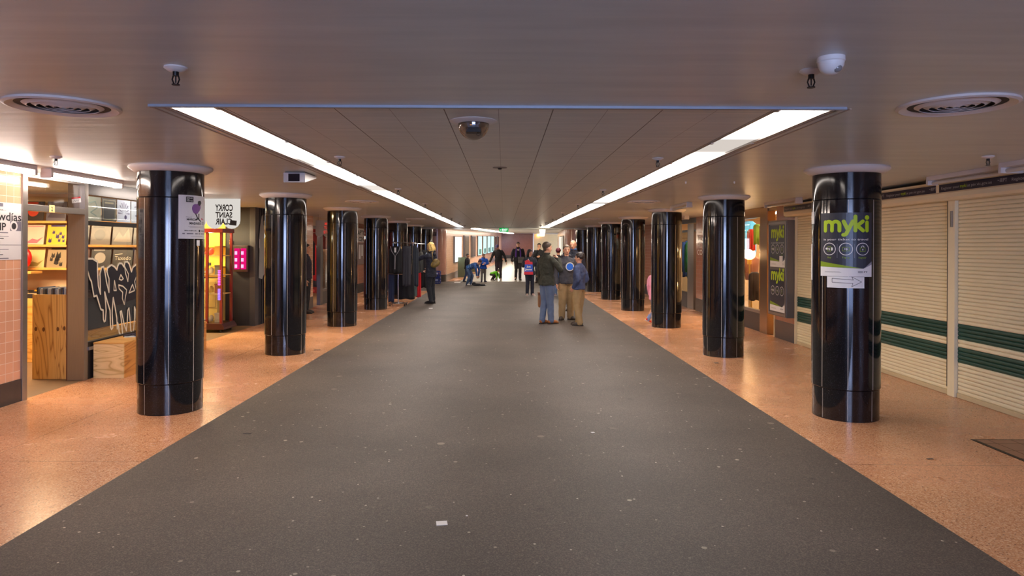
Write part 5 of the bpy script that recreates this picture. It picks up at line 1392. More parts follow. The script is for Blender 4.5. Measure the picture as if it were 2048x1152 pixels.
def person(label, pos, H, yaw, skin=SKIN, hair=('short', (60, 44, 34)), top=None, legs=None, shoes=None, pose=None, head=(0, 0), vox=.009, extras=None, beard=None, hem=.50, hood=False, collar=None, sleeve=1.0, build=1.0, group=None):
    pose = pose or {}
    k = H
    rz = Matrix.Rotation(math.radians(yaw), 3, 'Z')
    base = Vector(pos)
    def Wd(p): return base+rz @ (Vector(p)*k)
    def D(v): return rz @ Vector(v)
    T = thing('person', label, 'person', tuple(base))
    # torso: pivot at the pelvis
    pel = Vector(pose.get('pelvis', (0, 0, .525)))
    rt = Euler((pose.get('lean', 0), pose.get('tilt', 0), pose.get('twist', 0))).to_matrix()   # lean > 0 bends forwards (towards -y)
    def TT(x, y, z): return pel+rt @ (Vector((x, y, z))-Vector((0, 0, .525)))
    chest = TT(0, .004, .70); waist = TT(0, 0, .60); neck0 = TT(0, .008, .835)
    head_c = pose.get('headpos'); 
    nr = rt if 'neckrot' not in pose else Euler(pose['neckrot']).to_matrix()
    npiv = TT(0, .006, .855)
    hr = Euler((math.radians(head[1]), 0, math.radians(head[0]))).to_matrix()
    def HH(x, y, z): return npiv+nr @ (hr @ (Vector((x, y, z))-Vector((0, .006, .855))))
    sh = {-1: TT(-.112*build, .006, .808), 1: TT(.112*build, .006, .808)}
    el = {-1: Vector(pose.get('elL', tuple(sh[-1]+Vector((-.022, .012, -.175))))), 1: Vector(pose.get('elR', tuple(sh[1]+Vector((.022, .012, -.175)))))}
    wr_ = {-1: Vector(pose.get('wrL', tuple(el[-1]+Vector((-.004, -.03, -.148))))), 1: Vector(pose.get('wrR', tuple(el[1]+Vector((.004, -.03, -.148)))))}
    hp = {s: pel+Vector((s*.050, 0, -.02)) for s in (-1, 1)}
    kn = {-1: Vector(pose.get('knL', (-.054, -.008, .285))), 1: Vector(pose.get('knR', (.054, -.008, .285)))}
    an = {-1: Vector(pose.get('anL', (-.058, .012, .045))), 1: Vector(pose.get('anR', (.058, .012, .045)))}
    fa = {-1: pose.get('footL', -12), 1: pose.get('footR', 12)}
    side = rz @ (rt @ Vector((1, 0, 0)))
    # --- body
    bm = B()
    loft(bm, [(Wd(pel+Vector((0, 0, -.06))), .055*k, .045*k), (Wd(pel+Vector((0, 0, -.02))), .088*k, .060*k), (Wd(pel), .090*k, .062*k), (Wd(waist), .074*k, .054*k), (Wd(chest), .090*k, .062*k), (Wd(TT(0, .004, .78)), .096*k, .055*k), (Wd(TT(0, .006, .825)), .055*k, .038*k)], side)
    limb(bm, [(Wd(TT(0, .010, .815)), .034*k), (Wd(TT(0, .006, .845)), .030*k), (Wd(HH(0, .004, .885)), .031*k)])
    sphere(bm, Wd(HH(0, .004, .943)), 1, 3, (.0435*k, .0550*k, .0520*k), rz @ nr @ hr)
    sphere(bm, Wd(HH(0, -.012, .918)), 1, 2, (.037*k, .040*k, .042*k), rz @ nr @ hr)
    sphere(bm, Wd(HH(0, -.026, .892)), 1, 2, (.024*k, .022*k, .018*k), rz @ nr @ hr)
    # nose, brow, lips, ears
    cone_between(bm, Wd(HH(0, -.047, .938)), Wd(HH(0, -.061, .915)), .0055*k, .0085*k, 8); sphere(bm, Wd(HH(0, -.060, .914)), .0085*k, 1)
    for s in (-1, 1):
        sphere(bm, Wd(HH(s*.017, -.046, .950)), 1, 1, (.014*k, .007*k, .006*k), rz @ nr @ hr)
        sphere(bm, Wd(HH(s*.0440, .006, .926)), 1, 2, (.006*k, .012*k, .018*k), rz @ nr @ hr)
    for s in (-1, 1):
        limb(bm, [(Wd(sh[s]+rt @ Vector((-s*.010, 0, -.010))), .027*k*build), (Wd(el[s]), .0225*k), (Wd(wr_[s]), .0155*k)])
        dd = D(wr_[s]-el[s]) if ('hd%s' % ('L' if s < 0 else 'R')) not in pose else D(pose['hd%s' % ('L' if s < 0 else 'R')])
        pn = D(pose.get('pn%s' % ('L' if s < 0 else 'R'), (-s, -.2, 0)))
        hand(bm, Wd(wr_[s]), dd, pn, k, pose.get('curl', .35), side=(-1 if s > 0 else 1))
        limb(bm, [(Wd(hp[s]), .052*k), (Wd(kn[s]), .031*k), (Wd((kn[s]+an[s])/2+Vector((0, .008, .03))), .026*k), (Wd(an[s]), .019*k)])
        fd = Euler((0, 0, math.radians(fa[s]))).to_matrix() @ Vector((0, -1, 0))
        limb(bm, [(Wd(an[s]+Vector((0, .012, -.015))), .020*k), (Wd(an[s]+fd*.07+Vector((0, 0, -.024))), .018*k)])
    fuse('body', bm, skin, T, vox if vox < .012 else .011, 2)
    R3 = rz @ nr @ hr
    # eyes, brows, mouth
    dark = M('eye_dark', (34, 24, 20), .3); lip = M('lip', (164, 92, 82), .5)
    for s in (-1, 1):
        bm = B(); sphere(bm, Wd(HH(s*.0165, -.0475, .938)), 1, 2, (.0066*k, .0040*k, .0030*k), R3); e = obj('eye', bm, M('eye_white', (170, 158, 150), .3), T, True)
        bm = B(); sphere(bm, Wd(HH(s*.0165, -.0515, .938)), 1, 1, (.0030*k, .0022*k, .0029*k), R3); obj('iris', bm, dark, e, True)
        if hair[0] != 'none':
            bm = B(); limb(bm, [(Wd(HH(s*.008, -.0530, .952)), .0022*k), (Wd(HH(s*.018, -.0520, .955)), .0026*k), (Wd(HH(s*.027, -.0470, .952)), .0018*k)]); obj('eyebrow', bm, M('brow_%d' % hair[1][0], tuple(v*.6 for v in hair[1]), .8), T, True)
    bm = B(); sphere(bm, Wd(HH(0, -.0485, .899)), 1, 2, (.0150*k, .0040*k, .0040*k), R3); obj('mouth', bm, lip, T, True)
    # --- hair
    hc = M('hair_%d_%d_%d' % hair[1], hair[1], .6, 0, .35, 30, bump=.8) if hair[0] not in ('none',) else None
    if hair[0] in ('short', 'curly', 'long'):
        bm = B()
        big = {'short': 1.09, 'curly': 1.20, 'long': 1.20}[hair[0]]
        sphere(bm, Wd(HH(0, .016, .960)), 1, 3, (.0445*k*big, .0520*k*big, .0480*k*big), R3)
        sphere(bm, Wd(HH(0, -.008, .983)), 1, 2, (.033*k*big, .040*k, .0185*k), R3)
        if hair[0] == 'short':
            sphere(bm, Wd(HH(0, .034, .925)), 1, 2, (.036*k, .022*k, .036*k), R3)
        if hair[0] == 'curly':
            rr = random.Random(2)
            for i in range(46):
                a = rr.uniform(0, 2*PI); zz_ = rr.uniform(-.15, 1)
                q = Vector((math.cos(a)*math.sqrt(max(0, 1-zz_*zz_))*.050, .018+math.sin(a)*math.sqrt(max(0, 1-zz_*zz_))*.056, .955+zz_*.052))
                if q.y < -.022 and q.z < .968: continue
                sphere(bm, Wd(HH(*q)), .012*k, 1)
        if hair[0] == 'long':
            for s in (-1, 1):
                limb(bm, [(Wd(HH(s*.036, .012, .950)), .026*k), (Wd(HH(s*.046, .014, .900)), .026*k), (Wd(HH(s*.044, .018, .855)), .022*k)])
            for x in (-.025, 0, .025):
                limb(bm, [(Wd(HH(x, .040, .950)), .030*k), (Wd(HH(x*1.2, .046, .900)), .030*k), (Wd(HH(x*1.3, .044, .852)), .022*k)])
        # keep the face free
        hb = fuse('hair', bm, hc, T, .008 if vox < .012 else .010, 1, noise=.012 if hair[0] != 'short' else .004, nscale=30 if hair[0] != 'short' else 60)
    elif hair[0] == 'cap':
        bm = B(); sphere(bm, Wd(HH(0, .006, .962)), 1, 3, (.050*k, .060*k, .046*k), R3); sphere(bm, Wd(HH(0, -.065, .962)), 1, 2, (.036*k, .034*k, .006*k), R3)
        fuse('cap', bm, M('cap_navy', hair[1], .7), T, .009, 1)
    # --- clothes
    if top:
        bm = B(); g_ = 1.14
        zb = hem
        bot = TT(0, .002, zb) if zb >= .5 else TT(0, .002, .5)+Vector((0, 0, zb-.5))
        loft(bm, [(Wd(bot), (.124 if zb < .515 else .106)*k*build, .086*k), (Wd(TT(0, .002, max(zb+.02, .55))), .108*k*build, .081*k), (Wd(waist), .098*k*build, .076*k), (Wd(chest), .112*k*build, .080*k), (Wd(TT(0, .006, .775)), .122*k*build, .068*k), (Wd(TT(0, .008, .803)), .108*k*build, .056*k), (Wd(TT(0, .010, .828)), .078*k, .048*k), (Wd(TT(0, .009, .848)), .048*k, .040*k), (Wd(TT(0, .008, .860)), .036*k, .036*k)], side)
        for s in (-1, 1):
            sphere(bm, Wd(sh[s]+rt @ Vector((-s*.008, 0, -.010))), .036*k*min(build, 1.05), 2)
            sl = el[s].lerp(wr_[s], .97)
            limb(bm, [(Wd(sh[s]+rt @ Vector((-s*.010, 0, -.022))), .042*k*min(build, 1.04)*min(sleeve, 1.06)), (Wd(sh[s].lerp(el[s], .5)), .038*k*sleeve), (Wd(el[s]), .034*k*sleeve), (Wd(sl), .0265*k*sleeve)])
        fuse('jacket' if hem < .49 or hood or collar else 'top', bm, top, T, vox*1.1, 2, noise=.018*k, nscale=14)
    if hood:
        bm = B()
        for i in range(9):
            a = PI*(-.12+1.24*i/8)
            sphere(bm, Wd(TT(.050*math.cos(a), .018+.042*math.sin(a), .858+.006*math.sin(a))), .021*k, 2)
        sphere(bm, Wd(TT(0, .066, .815)), 1, 2, (.048*k, .024*k, .034*k), rz @ rt)
        fuse('hood', bm, top, T, vox, 2)
    if collar:
        bm = B(); pts = []
        for i in range(13):
            a = PI*(-.42+1.84*i/12); pts.append((Wd(TT(.038*math.cos(a), .010+.036*math.sin(a), .866)), .012*k))
        limb(bm, pts); fuse('collar', bm, collar, T, .008, 1)
    if legs:
        bm = B()
        loft(bm, [(Wd(pel+Vector((0, 0, -.055))), .075*k, .062*k), (Wd(pel+Vector((0, 0, -.02))), .096*k, .070*k), (Wd(pel+Vector((0, 0, .02))), .094*k, .068*k), (Wd(TT(0, 0, .575)), .088*k, .064*k)], rz @ Vector((1, 0, 0)))
        lw_ = pose.get('legw', 1.0)
        for s in (-1, 1):
            a2 = an[s]+Vector((0, 0, -.018))
            limb(bm, [(Wd(hp[s]), .060*k), (Wd(hp[s].lerp(kn[s], .5)), .053*k*lw_), (Wd(kn[s]), .043*k*lw_), (Wd(kn[s].lerp(an[s], .5)), .039*k*lw_), (Wd(an[s]+Vector((0, 0, -.004))), .036*k*lw_)])
        fuse('trousers', bm, legs, T, vox*1.1, 2, noise=.010*k, nscale=12)
    if shoes:
        for s in (-1, 1):
            fd = Euler((0, 0, math.radians(fa[s]))).to_matrix() @ Vector((0, -1, 0)); a0 = an[s].copy()
            tip = pose.get('tip%s' % ('L' if s < 0 else 'R'), 0)
            zb = a0.z-.045; up = Vector((0, 0, 1))
            rp = Matrix.Rotation(tip, 3, fd.cross(up))
            def F(f, z): return a0+rp @ (fd*f+up*(z-.045))
            bm = B()
            limb(bm, [(Wd(F(-.018, .032)), .025*k), (Wd(F(.012, .032)), .026*k), (Wd(F(.045, .026)), .0245*k), (Wd(F(.075, .020)), .024*k), (Wd(F(.098, .016)), .017*k)])
            limb(bm, [(Wd(F(-.012, .055)), .021*k), (Wd(F(0, .04)), .024*k)])
            sh_ = fuse('shoe', bm, shoes[0], T, .009, 1, cut_floor=None if tip else base.z+.012+zb*k)
            if len(shoes) > 1:
                bm = B(); pl = []
                for f, w_ in ((-.046, .012), (-.034, .024), (0, .026), (.04, .025), (.075, .027), (.1, .020), (.116, .008)):
                    pl.append((f, w_))
                sd = fd.cross(up)
                lo = [Wd(a0+rp @ (fd*f+sd*w_+up*(-.045+.0005))) for f, w_ in pl]+[Wd(a0+rp @ (fd*f-sd*w_+up*(-.045+.0005))) for f, w_ in reversed(pl)]
                hi = [Wd(a0+rp @ (fd*f+sd*w_+up*(-.045+.012))) for f, w_ in pl]+[Wd(a0+rp @ (fd*f-sd*w_+up*(-.045+.012))) for f, w_ in reversed(pl)]
                A = [bm.verts.new(v) for v in lo]; Bv = [bm.verts.new(v) for v in hi]; n = len(A)
                bm.faces.new(A); bm.faces.new(Bv)
                for i in range(n): bm.faces.new((A[i], A[(i+1) % n], Bv[(i+1) % n], Bv[i]))
                obj('sole', bm, shoes[1], sh_)
    if extras: extras(T, Wd, TT, HH, D, k, rz, sh, el, wr_)
    return T

DENIM = cloth('blue_denim', (90, 104, 132)); NAVYC = cloth('navy_cloth', (28, 31, 46)); KHAKI = cloth('khaki_cotton', (160, 132, 92)); BLACKC = cloth('black_cloth', (26, 25, 30))
DGREY = cloth('charcoal_trousers', (48, 44, 50)); OLIVE = cloth('dark_olive_jacket', (52, 52, 42), .8)
TAN = M('tan_leather', (150, 88, 40), .45); SOLE = M('dark_sole', (40, 32, 28), .7); DSH = M('dark_brown_shoe', (64, 54, 48), .6); WSOLE = M('white_sole', (200, 194, 188), .6)
G0 = .004
P = lambda px, y: (px-1008)*y/1365.33

# the group of three
def man_bag(T, Wd, TT, HH, D, k, rz, sh, el, wr_):
    bm = B(); ribbon(bm, [(0, 0), (0, 0)], 0.01) if False else None
person('man in a dark olive jacket and blue jeans, back turned, hand at his chin', (P(1094, 14.65), 14.65, G0), 1.745, 128, hair=('short', (76, 62, 50)), top=OLIVE, legs=DENIM, shoes=(TAN, SOLE), hem=.475, collar=OLIVE, hood=False,
       pose=dict(elL=(-.165, -.075, .665), wrL=(-.075, -.125, .80), hdL=(.75, .05, .65), pnL=(.6, .4, -.5), knL=(-.040, -.022, .285), anL=(-.040, -.035, .045), knR=(.044, .0, .285), anR=(.044, .035, .045), footL=-5, footR=8, legw=1.05, curl=.45), head=(-14, 4), build=.95, vox=.009)
t = thing('holdall', 'tan brown bag hanging behind the man in the olive jacket', 'bag', (P(1082, 14.8), 14.7, .33))
bm = B(); hx, hy = P(1082.5, 14.95), 14.95
box(bm, hx-.065, hx+.065, hy-.15, hy+.15, .34, .66, .03); obj('body', bm, M('brown_leather', (146, 96, 50), .5, 0, .2, 8), t, 'auto')
obj('flap', bx(hx-.069, hx+.069, hy-.152, hy+.152, .60, .665, .02), M('brown_leather_dark', (110, 68, 36), .5), t)
bm = B(); tube(bm, [(hx, hy-.09, .66), (hx+.01, hy-.07, .76), (hx+.02, hy, .79), (hx+.01, hy+.07, .76), (hx, hy+.09, .66)], .009, 8); obj('handle', bm, M('brown_leather_dark'), t, True)

def hoodie_disc(T, Wd, TT, HH, D, k, rz, sh, el, wr_):
    c = TT(.030, -.078, .715)
    for r, m, off, nm in ((.058, M('disc_cream', (224, 218, 204), .6), 0, 'white_ring'), (.047, M('disc_blue', (28, 104, 214), .6), .004, 'blue_disc')):
        bm = B(); n = 28
        def q(a, r_, o): return Wd(c+Vector((r_*math.cos(a), -.012-o+abs(r_*math.cos(a)+.03)**2*2.2, r_*math.sin(a))))
        cc = bm.verts.new(Wd(c+Vector((0, -.012-off+.03**2*2.2, 0)))); rg = [bm.verts.new(q(2*PI*i/n, r, off)) for i in range(n)]
        for i in range(n): bm.faces.new((cc, rg[i], rg[(i+1) % n]))
        obj(nm, bm, m, T)
person('boy in a grey hooded top with a blue disc on the chest, facing the camera', (P(1133, 15.5), 15.5, G0), 1.69, 6, hair=('short', (112, 96, 80)), top=cloth('grey_hoodie', (60, 58, 64)), legs=KHAKI, shoes=(DSH, SOLE), hem=.485, hood=True,
       pose=dict(elL=(-.150, .010, .625), wrL=(-.140, -.03, .485), elR=(.145, .01, .63), wrR=(.115, -.04, .49), legw=1.22, footL=-25, footR=32), head=(0, 0), extras=hoodie_disc, vox=.009)
person('boy in a blue sweater and khaki trousers with dark curly hair, side on', (P(1158, 14.4), 14.4, G0), 1.525, -120, hair=('curly', (42, 32, 28)), top=cloth('blue_sweater', (62, 72, 104)), legs=KHAKI, shoes=(DSH, SOLE), hem=.50,
       pose=dict(elL=(-.140, .055, .64), wrL=(-.105, -.035, .53), elR=(.140, .055, .64), wrR=(.105, -.035, .53), legw=1.18, anL=(-.045, -.03, .045), anR=(.045, .04, .045), footL=-6, footR=10), head=(12, -2), vox=.009, sleeve=1.08)
person('bald man in a navy jacket and blue shirt standing behind the two boys', (P(1147, 17.7), 17.7, G0), 1.84, -14, hair=('none', (0, 0, 0)), top=cloth('navy_jacket', (28, 30, 44)), legs=DGREY, shoes=(DSH, SOLE), hem=.47, collar=cloth('shirt_blue', (70, 110, 170)), build=1.08, head=(-8, 12), vox=.011)
person('woman with dark red hair in jeans, seen from behind past the olive jacket', (P(1116.5, 23), 23.0, G0), 1.60, 172, hair=('curly', (92, 22, 40)), top=BLACKC, legs=cloth('pale_denim', (96, 120, 160)), shoes=(M('pink_grey_shoe', (150, 130, 140), .6), WSOLE), hem=.50,
       pose=dict(elL=(-.14, -.02, .63), wrL=(-.11, -.10, .52)), vox=.012, head=(10, 0))

# woman with the shopping bag
def glasses(T, Wd, TT, HH, D, k, rz, sh, el, wr_):
    bm = B()
    for s in (-1, 1):
        pts = [Wd(HH(s*.0165+.011*math.cos(a), -.056, .938+.009*math.sin(a))) for a in [2*PI*i/12 for i in range(12)]]
        tube(bm, pts, .0020*k, 6, True); tube(bm, [Wd(HH(s*.028, -.055, .940)), Wd(HH(s*.044, .0, .935))], .0016*k, 5)
    obj('glasses', bm, BLACK, T)
wx, wy = P(1060, 23), 23.0
person('woman in glasses and dark clothes carrying a red and blue shopping bag', (wx, wy, G0), 1.55, 14, hair=('long', (26, 20, 22)), top=cloth('blue_black_jacket', (32, 36, 46)), legs=cloth('dark_navy_trousers', (32, 34, 50)), shoes=(M('pale_shoe', (176, 150, 138), .6), WSOLE), hem=.45,
       pose=dict(elL=(-.155, -.01, .645), wrL=(-.085, -.115, .700), hdL=(.6, -.5, -.1), elR=(.155, .0, .635), wrR=(.150, -.04, .49), footL=-14, footR=14), head=(22, 2), extras=glasses, vox=.011)
t = thing('shopping_bag', 'red and blue Just Jeans shopping bag with white words', 'shopping bag', (wx-.05, wy-.28, .70))
sx, sz, sy = P(1057.5, 22.70), .665, 22.70
def bagz(py): return 1.66-(py-493.5)*sy/1365.33
bp_ = [(sx-.155, bagz(549)), (sx+.150, bagz(548)), (sx+.125, bagz(522)), (sx-.120, bagz(524))]
def bagquad(zt, zb, m, nm, y0=sy, th=.05):
    a = lambda z: (sx-.155+(z-bagz(549))*.08, sx+.150-(z-bagz(549))*.06)
    obj(nm, prism(B(), [(a(zb)[0], zb), (a(zb)[1], zb), (a(zt)[1], zt), (a(zt)[0], zt)], y0, y0+th, 'xz'), m, t)
REDB = M('bag_red', (206, 20, 34), .35); BLUB = M('bag_blue', (22, 84, 200), .35)
bagquad(bagz(524), bagz(529), REDB, 'top_band'); bagquad(bagz(529.0), bagz(543.5), BLUB, 'blue_panel'); bagquad(bagz(543.5), bagz(549.5), REDB, 'bottom_band')
bm = B(); text2(bm, 'Just', -.07, .14, .062, .14, 0, .03); text2(bm, 'Jeans', -.125, .045, .062, .23, 0, .03); mapped(bm, lambda u, v, n: Vector((sx+u, sy-.004, bagz(543.5)+v))); obj('lettering', bm, WPAPER, t)
bm = prism(B(), [(sx-.145, bagz(523)), (sx-.02, bagz(519)), (sx+.05, bagz(523.5)), (sx-.02, bagz(526))], sy+.005, sy+.045, 'xz'); obj('folded_top', bm, REDB, t)
bm = B(); tube(bm, [(sx-.04, sy+.03, bagz(524)), (sx-.01, sy+.0, bagz(518)), (sx+.04, sy+.03, bagz(524))], .007, 6); obj('handle', bm, WPAPER, t, True)
person('man in a dark jacket holding a hand to his chin behind the glasses woman', (P(1077.5, 31.6), 31.3, G0), 1.80, -4, hair=('short', (48, 38, 34)), top=cloth('dark_jacket', (34, 34, 38)), legs=DGREY, shoes=(DSH, SOLE), hem=.48,
       pose=dict(elL=(-.13, -.06, .66), wrL=(-.035, -.10, .83), hdL=(.5, 0, .8), pnL=(.2, .9, 0), elR=(.14, -.05, .65), wrR=(.03, -.13, .66)), vox=.013)

def scarf_bag(T, Wd, TT, HH, D, k, rz, sh, el, wr_):
    for s in (-1, 1):
        bm = B(); limb(bm, [(Wd(TT(s*.035, .03, .84)), .015*k), (Wd(TT(s*.045, -.040, .82)), .016*k), (Wd(TT(s*.060, -.088, .74)), .017*k), (Wd(TT(s*.062, -.088, .62)), .017*k)])
        fuse('scarf', bm, M('purple_scarf', (104, 60, 160), .8), T, .011, 1)
    bm = B(); sphere(bm, Wd(TT(0, -.066, .80)), 1, 2, (.026*k, .018*k, .026*k)); obj('shirt_front', bm, WPAPER, T, True)
person('man in a black jacket with a purple scarf walking towards the camera', (P(1036, 33.7), 33.5, .022), 1.85, 2, hair=('short', (56, 40, 32)), top=cloth('black_jacket', (30, 28, 36)), legs=DGREY, shoes=(DSH, SOLE), hem=.49, collar=BLACKC,
       pose=dict(elL=(-.165, .01, .63), wrL=(-.165, -.05, .49), elR=(.160, .02, .63), wrR=(.16, .02, .49), knL=(-.05, -.02, .29), anL=(-.055, .06, .07), tipL=-.35, knR=(.05, -.05, .28), anR=(.05, -.05, .045)), extras=scarf_bag, vox=.013, build=1.12)
t = thing('satchel', 'grey satchel hanging at the front of the purple scarf man', 'bag', (P(1041, 33.2), 33.25, .9))
qx, qy = P(1042, 33.2), 33.22
obj('body', box(B(), qx-.14, qx+.14, qy, qy+.09, .86, 1.15, .03), M('satchel_grey', (110, 104, 104), .6), t, 'auto'); obj('flap', box(B(), qx-.145, qx+.145, qy-.008, qy+.02, 1.0, 1.16, .006), M('satchel_flap', (90, 84, 86), .6), t)
bm = B(); tube(bm, [(qx-.13, qy+.05, 1.14), (qx-.17, qy-.0, 1.35), (qx-.12, qy+.04, 1.56)], .010, 6); obj('strap', bm, BLACKC, t)
person('man in a dark cap and sweater leaning towards the crouching child', (P(997.5, 34), 33.9, .024), 1.76, -6, hair=('cap', (50, 36, 84)), top=cloth('black_sweater', (24, 23, 27)), legs=cloth('plum_black_trousers', (46, 38, 48)), shoes=(M('grey_shoe', (90, 84, 84), .6), WSOLE), hem=.51,
       pose=dict(lean=.18, tilt=-.05, elL=(-.185, -.06, .63), wrL=(-.240, -.11, .49), elR=(.175, -.02, .64), wrR=(.215, -.05, .50)), head=(-18, 22), vox=.013)
GC = M('skin_child', (200, 150, 120), .5)
person('small child in a bright green top crouching on hands and feet', (P(987, 33.1), 33.0, .014), 1.05, 62, hair=('short', (40, 30, 28)), top=cloth('lime_green_top', (104, 196, 26)), legs=cloth('child_dark_trousers', (50, 44, 46)), shoes=(WSOLE, SOLE), hem=.53,
       pose=dict(pelvis=(0, .10, .30), lean=1.30, knL=(-.10, -.10, .25), anL=(-.08, .06, .045), knR=(.10, -.10, .25), anR=(.08, .06, .045), elL=(-.11, -.22, .24), wrL=(-.11, -.25, .10), elR=(.11, -.22, .24), wrR=(.11, -.25, .10), hdL=(0, -.9, -.3), hdR=(0, -.9, -.3), pnL=(0, 0, -1), pnR=(0, 0, -1), curl=.1), head=(0, -38), vox=.012)
person('boy in a bright blue jacket and grey trousers looking at his hands', (P(967, 32.0), 31.9, G0), 1.32, 8, hair=('short', (62, 46, 36)), top=cloth('bright_blue_jacket', (22, 78, 176)), legs=cloth('grey_trousers', (112, 104, 100)), shoes=(M('navy_shoe', (36, 40, 80), .6), SOLE), hem=.46, hood=True,
       pose=dict(elL=(-.155, .0, .65), wrL=(-.02, -.13, .66), hdL=(.8, -.3, .2), elR=(.155, .0, .65), wrR=(.03, -.14, .61), hdR=(-.8, -.3, .2), footR=30), head=(0, 20), vox=.012, sleeve=1.2, build=1.1)
def stripes(T, Wd, TT, HH, D, k, rz, sh, el, wr_):
    bm = B()
    for z in (.60, .66, .72, .775):
        n = 24; pts = [Wd(TT(.110*math.cos(a), .083*math.sin(a), z)) for a in [2*PI*i/n for i in range(n)]]
        tube(bm, pts, .006*k, 6, True)
    obj('stripes', bm, M('stripe_pale_blue', (140, 176, 200), .8), T, True)
person('boy in a striped blue top and jeans bending down to the floor', (P(940, 29.1), 29.0, G0), 1.46, 72, hair=('short', (70, 44, 40)), top=cloth('striped_blue_top', (48, 84, 142)), legs=cloth('washed_denim', (66, 86, 116)), shoes=(WSOLE, SOLE), hem=.52,
       pose=dict(pelvis=(0, .06, .50), lean=1.18, knL=(-.06, -.02, .28), knR=(.06, -.06, .28), anL=(-.06, .06, .045), anR=(.07, -.0, .045), elL=(-.11, -.24, .44), wrL=(-.08, -.25, .29), elR=(.12, -.25, .44), wrR=(.08, -.24, .29), hdL=(0, -.1, -1), hdR=(0, -.1, -1), neckrot=(1.1, 0, 0)), head=(0, -12), extras=stripes, vox=.012)
person('boy in a dark jacket standing behind the bending striped boy', (P(934, 31.9), 31.9, G0), 1.31, 66, hair=('short', (50, 36, 32)), top=cloth('dark_school_jacket', (32, 30, 42)), legs=cloth('blue_trousers', (66, 80, 116)), shoes=(DSH, SOLE), hem=.46,
       pose=dict(lean=.10, anL=(-.05, .10, .045), anR=(.05, -.08, .045)), vox=.013)

# blonde woman at the rack
def ladybag(T, Wd, TT, HH, D, k, rz, sh, el, wr_):
    for nm, pts in (('scarf_edge', [(.05, -.055, .835), (.035, -.085, .78)]),):
        bm = B(); limb(bm, [(Wd(TT(*p)), .010*k) for p in pts]); obj(nm, bm, M('pale_scarf', (180, 190, 206), .7), T, True)
bw = (P(862, 19.65), 19.65, G0)
person('blonde woman in a navy jacket reaching towards the clothes rack', bw, 1.745, -112, hair=('long', (206, 172, 100)), top=NAVYC, legs=cloth('black_jeans', (28, 30, 38)), shoes=(M('black_boot', (22, 20, 24), .35), SOLE), hem=.44, hood=True,
       pose=dict(elL=(-.145, .02, .64), wrL=(-.10, -.10, .56), elR=(.13, -.16, .735), wrR=(.10, -.29, .80), hdR=(-.1, -1, .1), pnR=(0, 0, -1), knL=(-.045, .0, .285), anL=(-.045, .02, .050), knR=(.045, -.02, .285), anR=(.045, .03, .050), footL=-5, footR=5), head=(0, 10), extras=ladybag, vox=.009)
t = thing('handbag', 'olive brown handbag slung behind the blonde woman', 'bag', (P(871, 19.5), 19.5, 1.0))
hx, hy = P(871, 19.45), 19.42
bm = B(); sphere(bm, (hx, hy, 1.16), 1, 3, (.15, .08, .10)); sphere(bm, (hx+.05, hy-.01, 1.22), 1, 2, (.09, .07, .07)); bmesh.ops.rotate(bm, verts=bm.verts[:], cent=(hx, hy, 1.16), matrix=Matrix.Rotation(-.55, 3, 'Y'))
fuse('body', bm, M('olive_leather', (120, 100, 52), .5, 0, .25, 14), t, .012, 2, noise=.01, nscale=20)
bm = B(); tube(bm, [(hx-.07, hy-.0, 1.22), (hx-.08, hy-.02, 1.40), (hx-.10, hy+.03, 1.50)], .012, 8); obj('strap', bm, M('olive_leather'), t, True)
bm = B()
for q in ((hx-.04, 1.16), (hx+.03, 1.20), (hx+.08, 1.12)): sphere(bm, (q[0], hy-.085, q[1]), .012, 1)
obj('studs', bm, CHROME, t)

# child behind the third shutter-side pillar
person('child in a pink coat and red shoes half hidden behind a pillar', (3.335, 15.02, .0), 1.25, 118, hair=('long', (80, 56, 40)), top=cloth('pink_coat', (226, 150, 170)), legs=cloth('light_denim', (120, 140, 190)), shoes=(M('red_shoe', (214, 44, 24), .45), M('pale_sole', (206, 190, 176), .6)), hem=.40,
       pose=dict(anL=(-.05, .20, .075), knL=(-.05, .06, .27), tipL=-.5, anR=(.05, -.08, .045)), vox=.011, sleeve=1.25, build=1.15)
person('person in a dark striped top almost hidden behind the second pillar', (-4.85, 16.75, .0), 1.70, 95, hair=('short', (40, 30, 26)), top=cloth('dark_knit', (38, 34, 48)), legs=BLACKC, shoes=(DSH, SOLE), hem=.50, vox=.012)
# ================================================================== CLOTHES RACK AND GARMENTS
def garment_mesh(w, h, d=.05, sleeves=False, folds=5, seed=0, neck=True, flare=1.0, split=False):
    """a hung garment, top edge at z = 0, centred on x"""
    rr = random.Random(seed); ph = rr.uniform(0, 6)
    bm = B(); NU, NV = 16, 14
    def hw(t):
        if neck and t < .10: return w/2*(.45+.55*(t/.10)**.7)
        return w/2*(1+(flare-1)*t)
    grid = []
    for sgn in (-1, 1):
        g_ = []
        for j in range(NV+1):
            t = j/NV; row = []
            for i in range(NU+1):
                u = -1+2*i/NU
                x = u*hw(t); y = sgn*d*.5*math.sqrt(max(0, 1-u*u))*(1 if not split or t < .25 or abs(u) > .08 else .15)+.014*math.sin(folds*u*2+ph)*t
                row.append(bm.verts.new((x, y, -h*t+(.012*math.sin(u*5+ph) if j == NV else 0))))
            g_.append(row)
        for j in range(NV):
            for i in range(NU): bm.faces.new((g_[j][i], g_[j][i+1], g_[j+1][i+1], g_[j+1][i]))
        grid.append(g_)
    for j in (0, NV):
        for i in range(NU):
            try: bm.faces.new((grid[0][j][i], grid[0][j][i+1], grid[1][j][i+1], grid[1][j][i]))
            except ValueError: pass
    bmesh.ops.remove_doubles(bm, verts=bm.verts[:], dist=1e-4)
    if sleeves:
        for s in (-1, 1):
            tube(bm, [(s*w*.40, 0, -.05), (s*w*.53, 0, -.16), (s*w*.56, .01, -h*.55), (s*w*.55, 0, -h*.86)], [.05, .055, .048, .042], 10)
    return bm
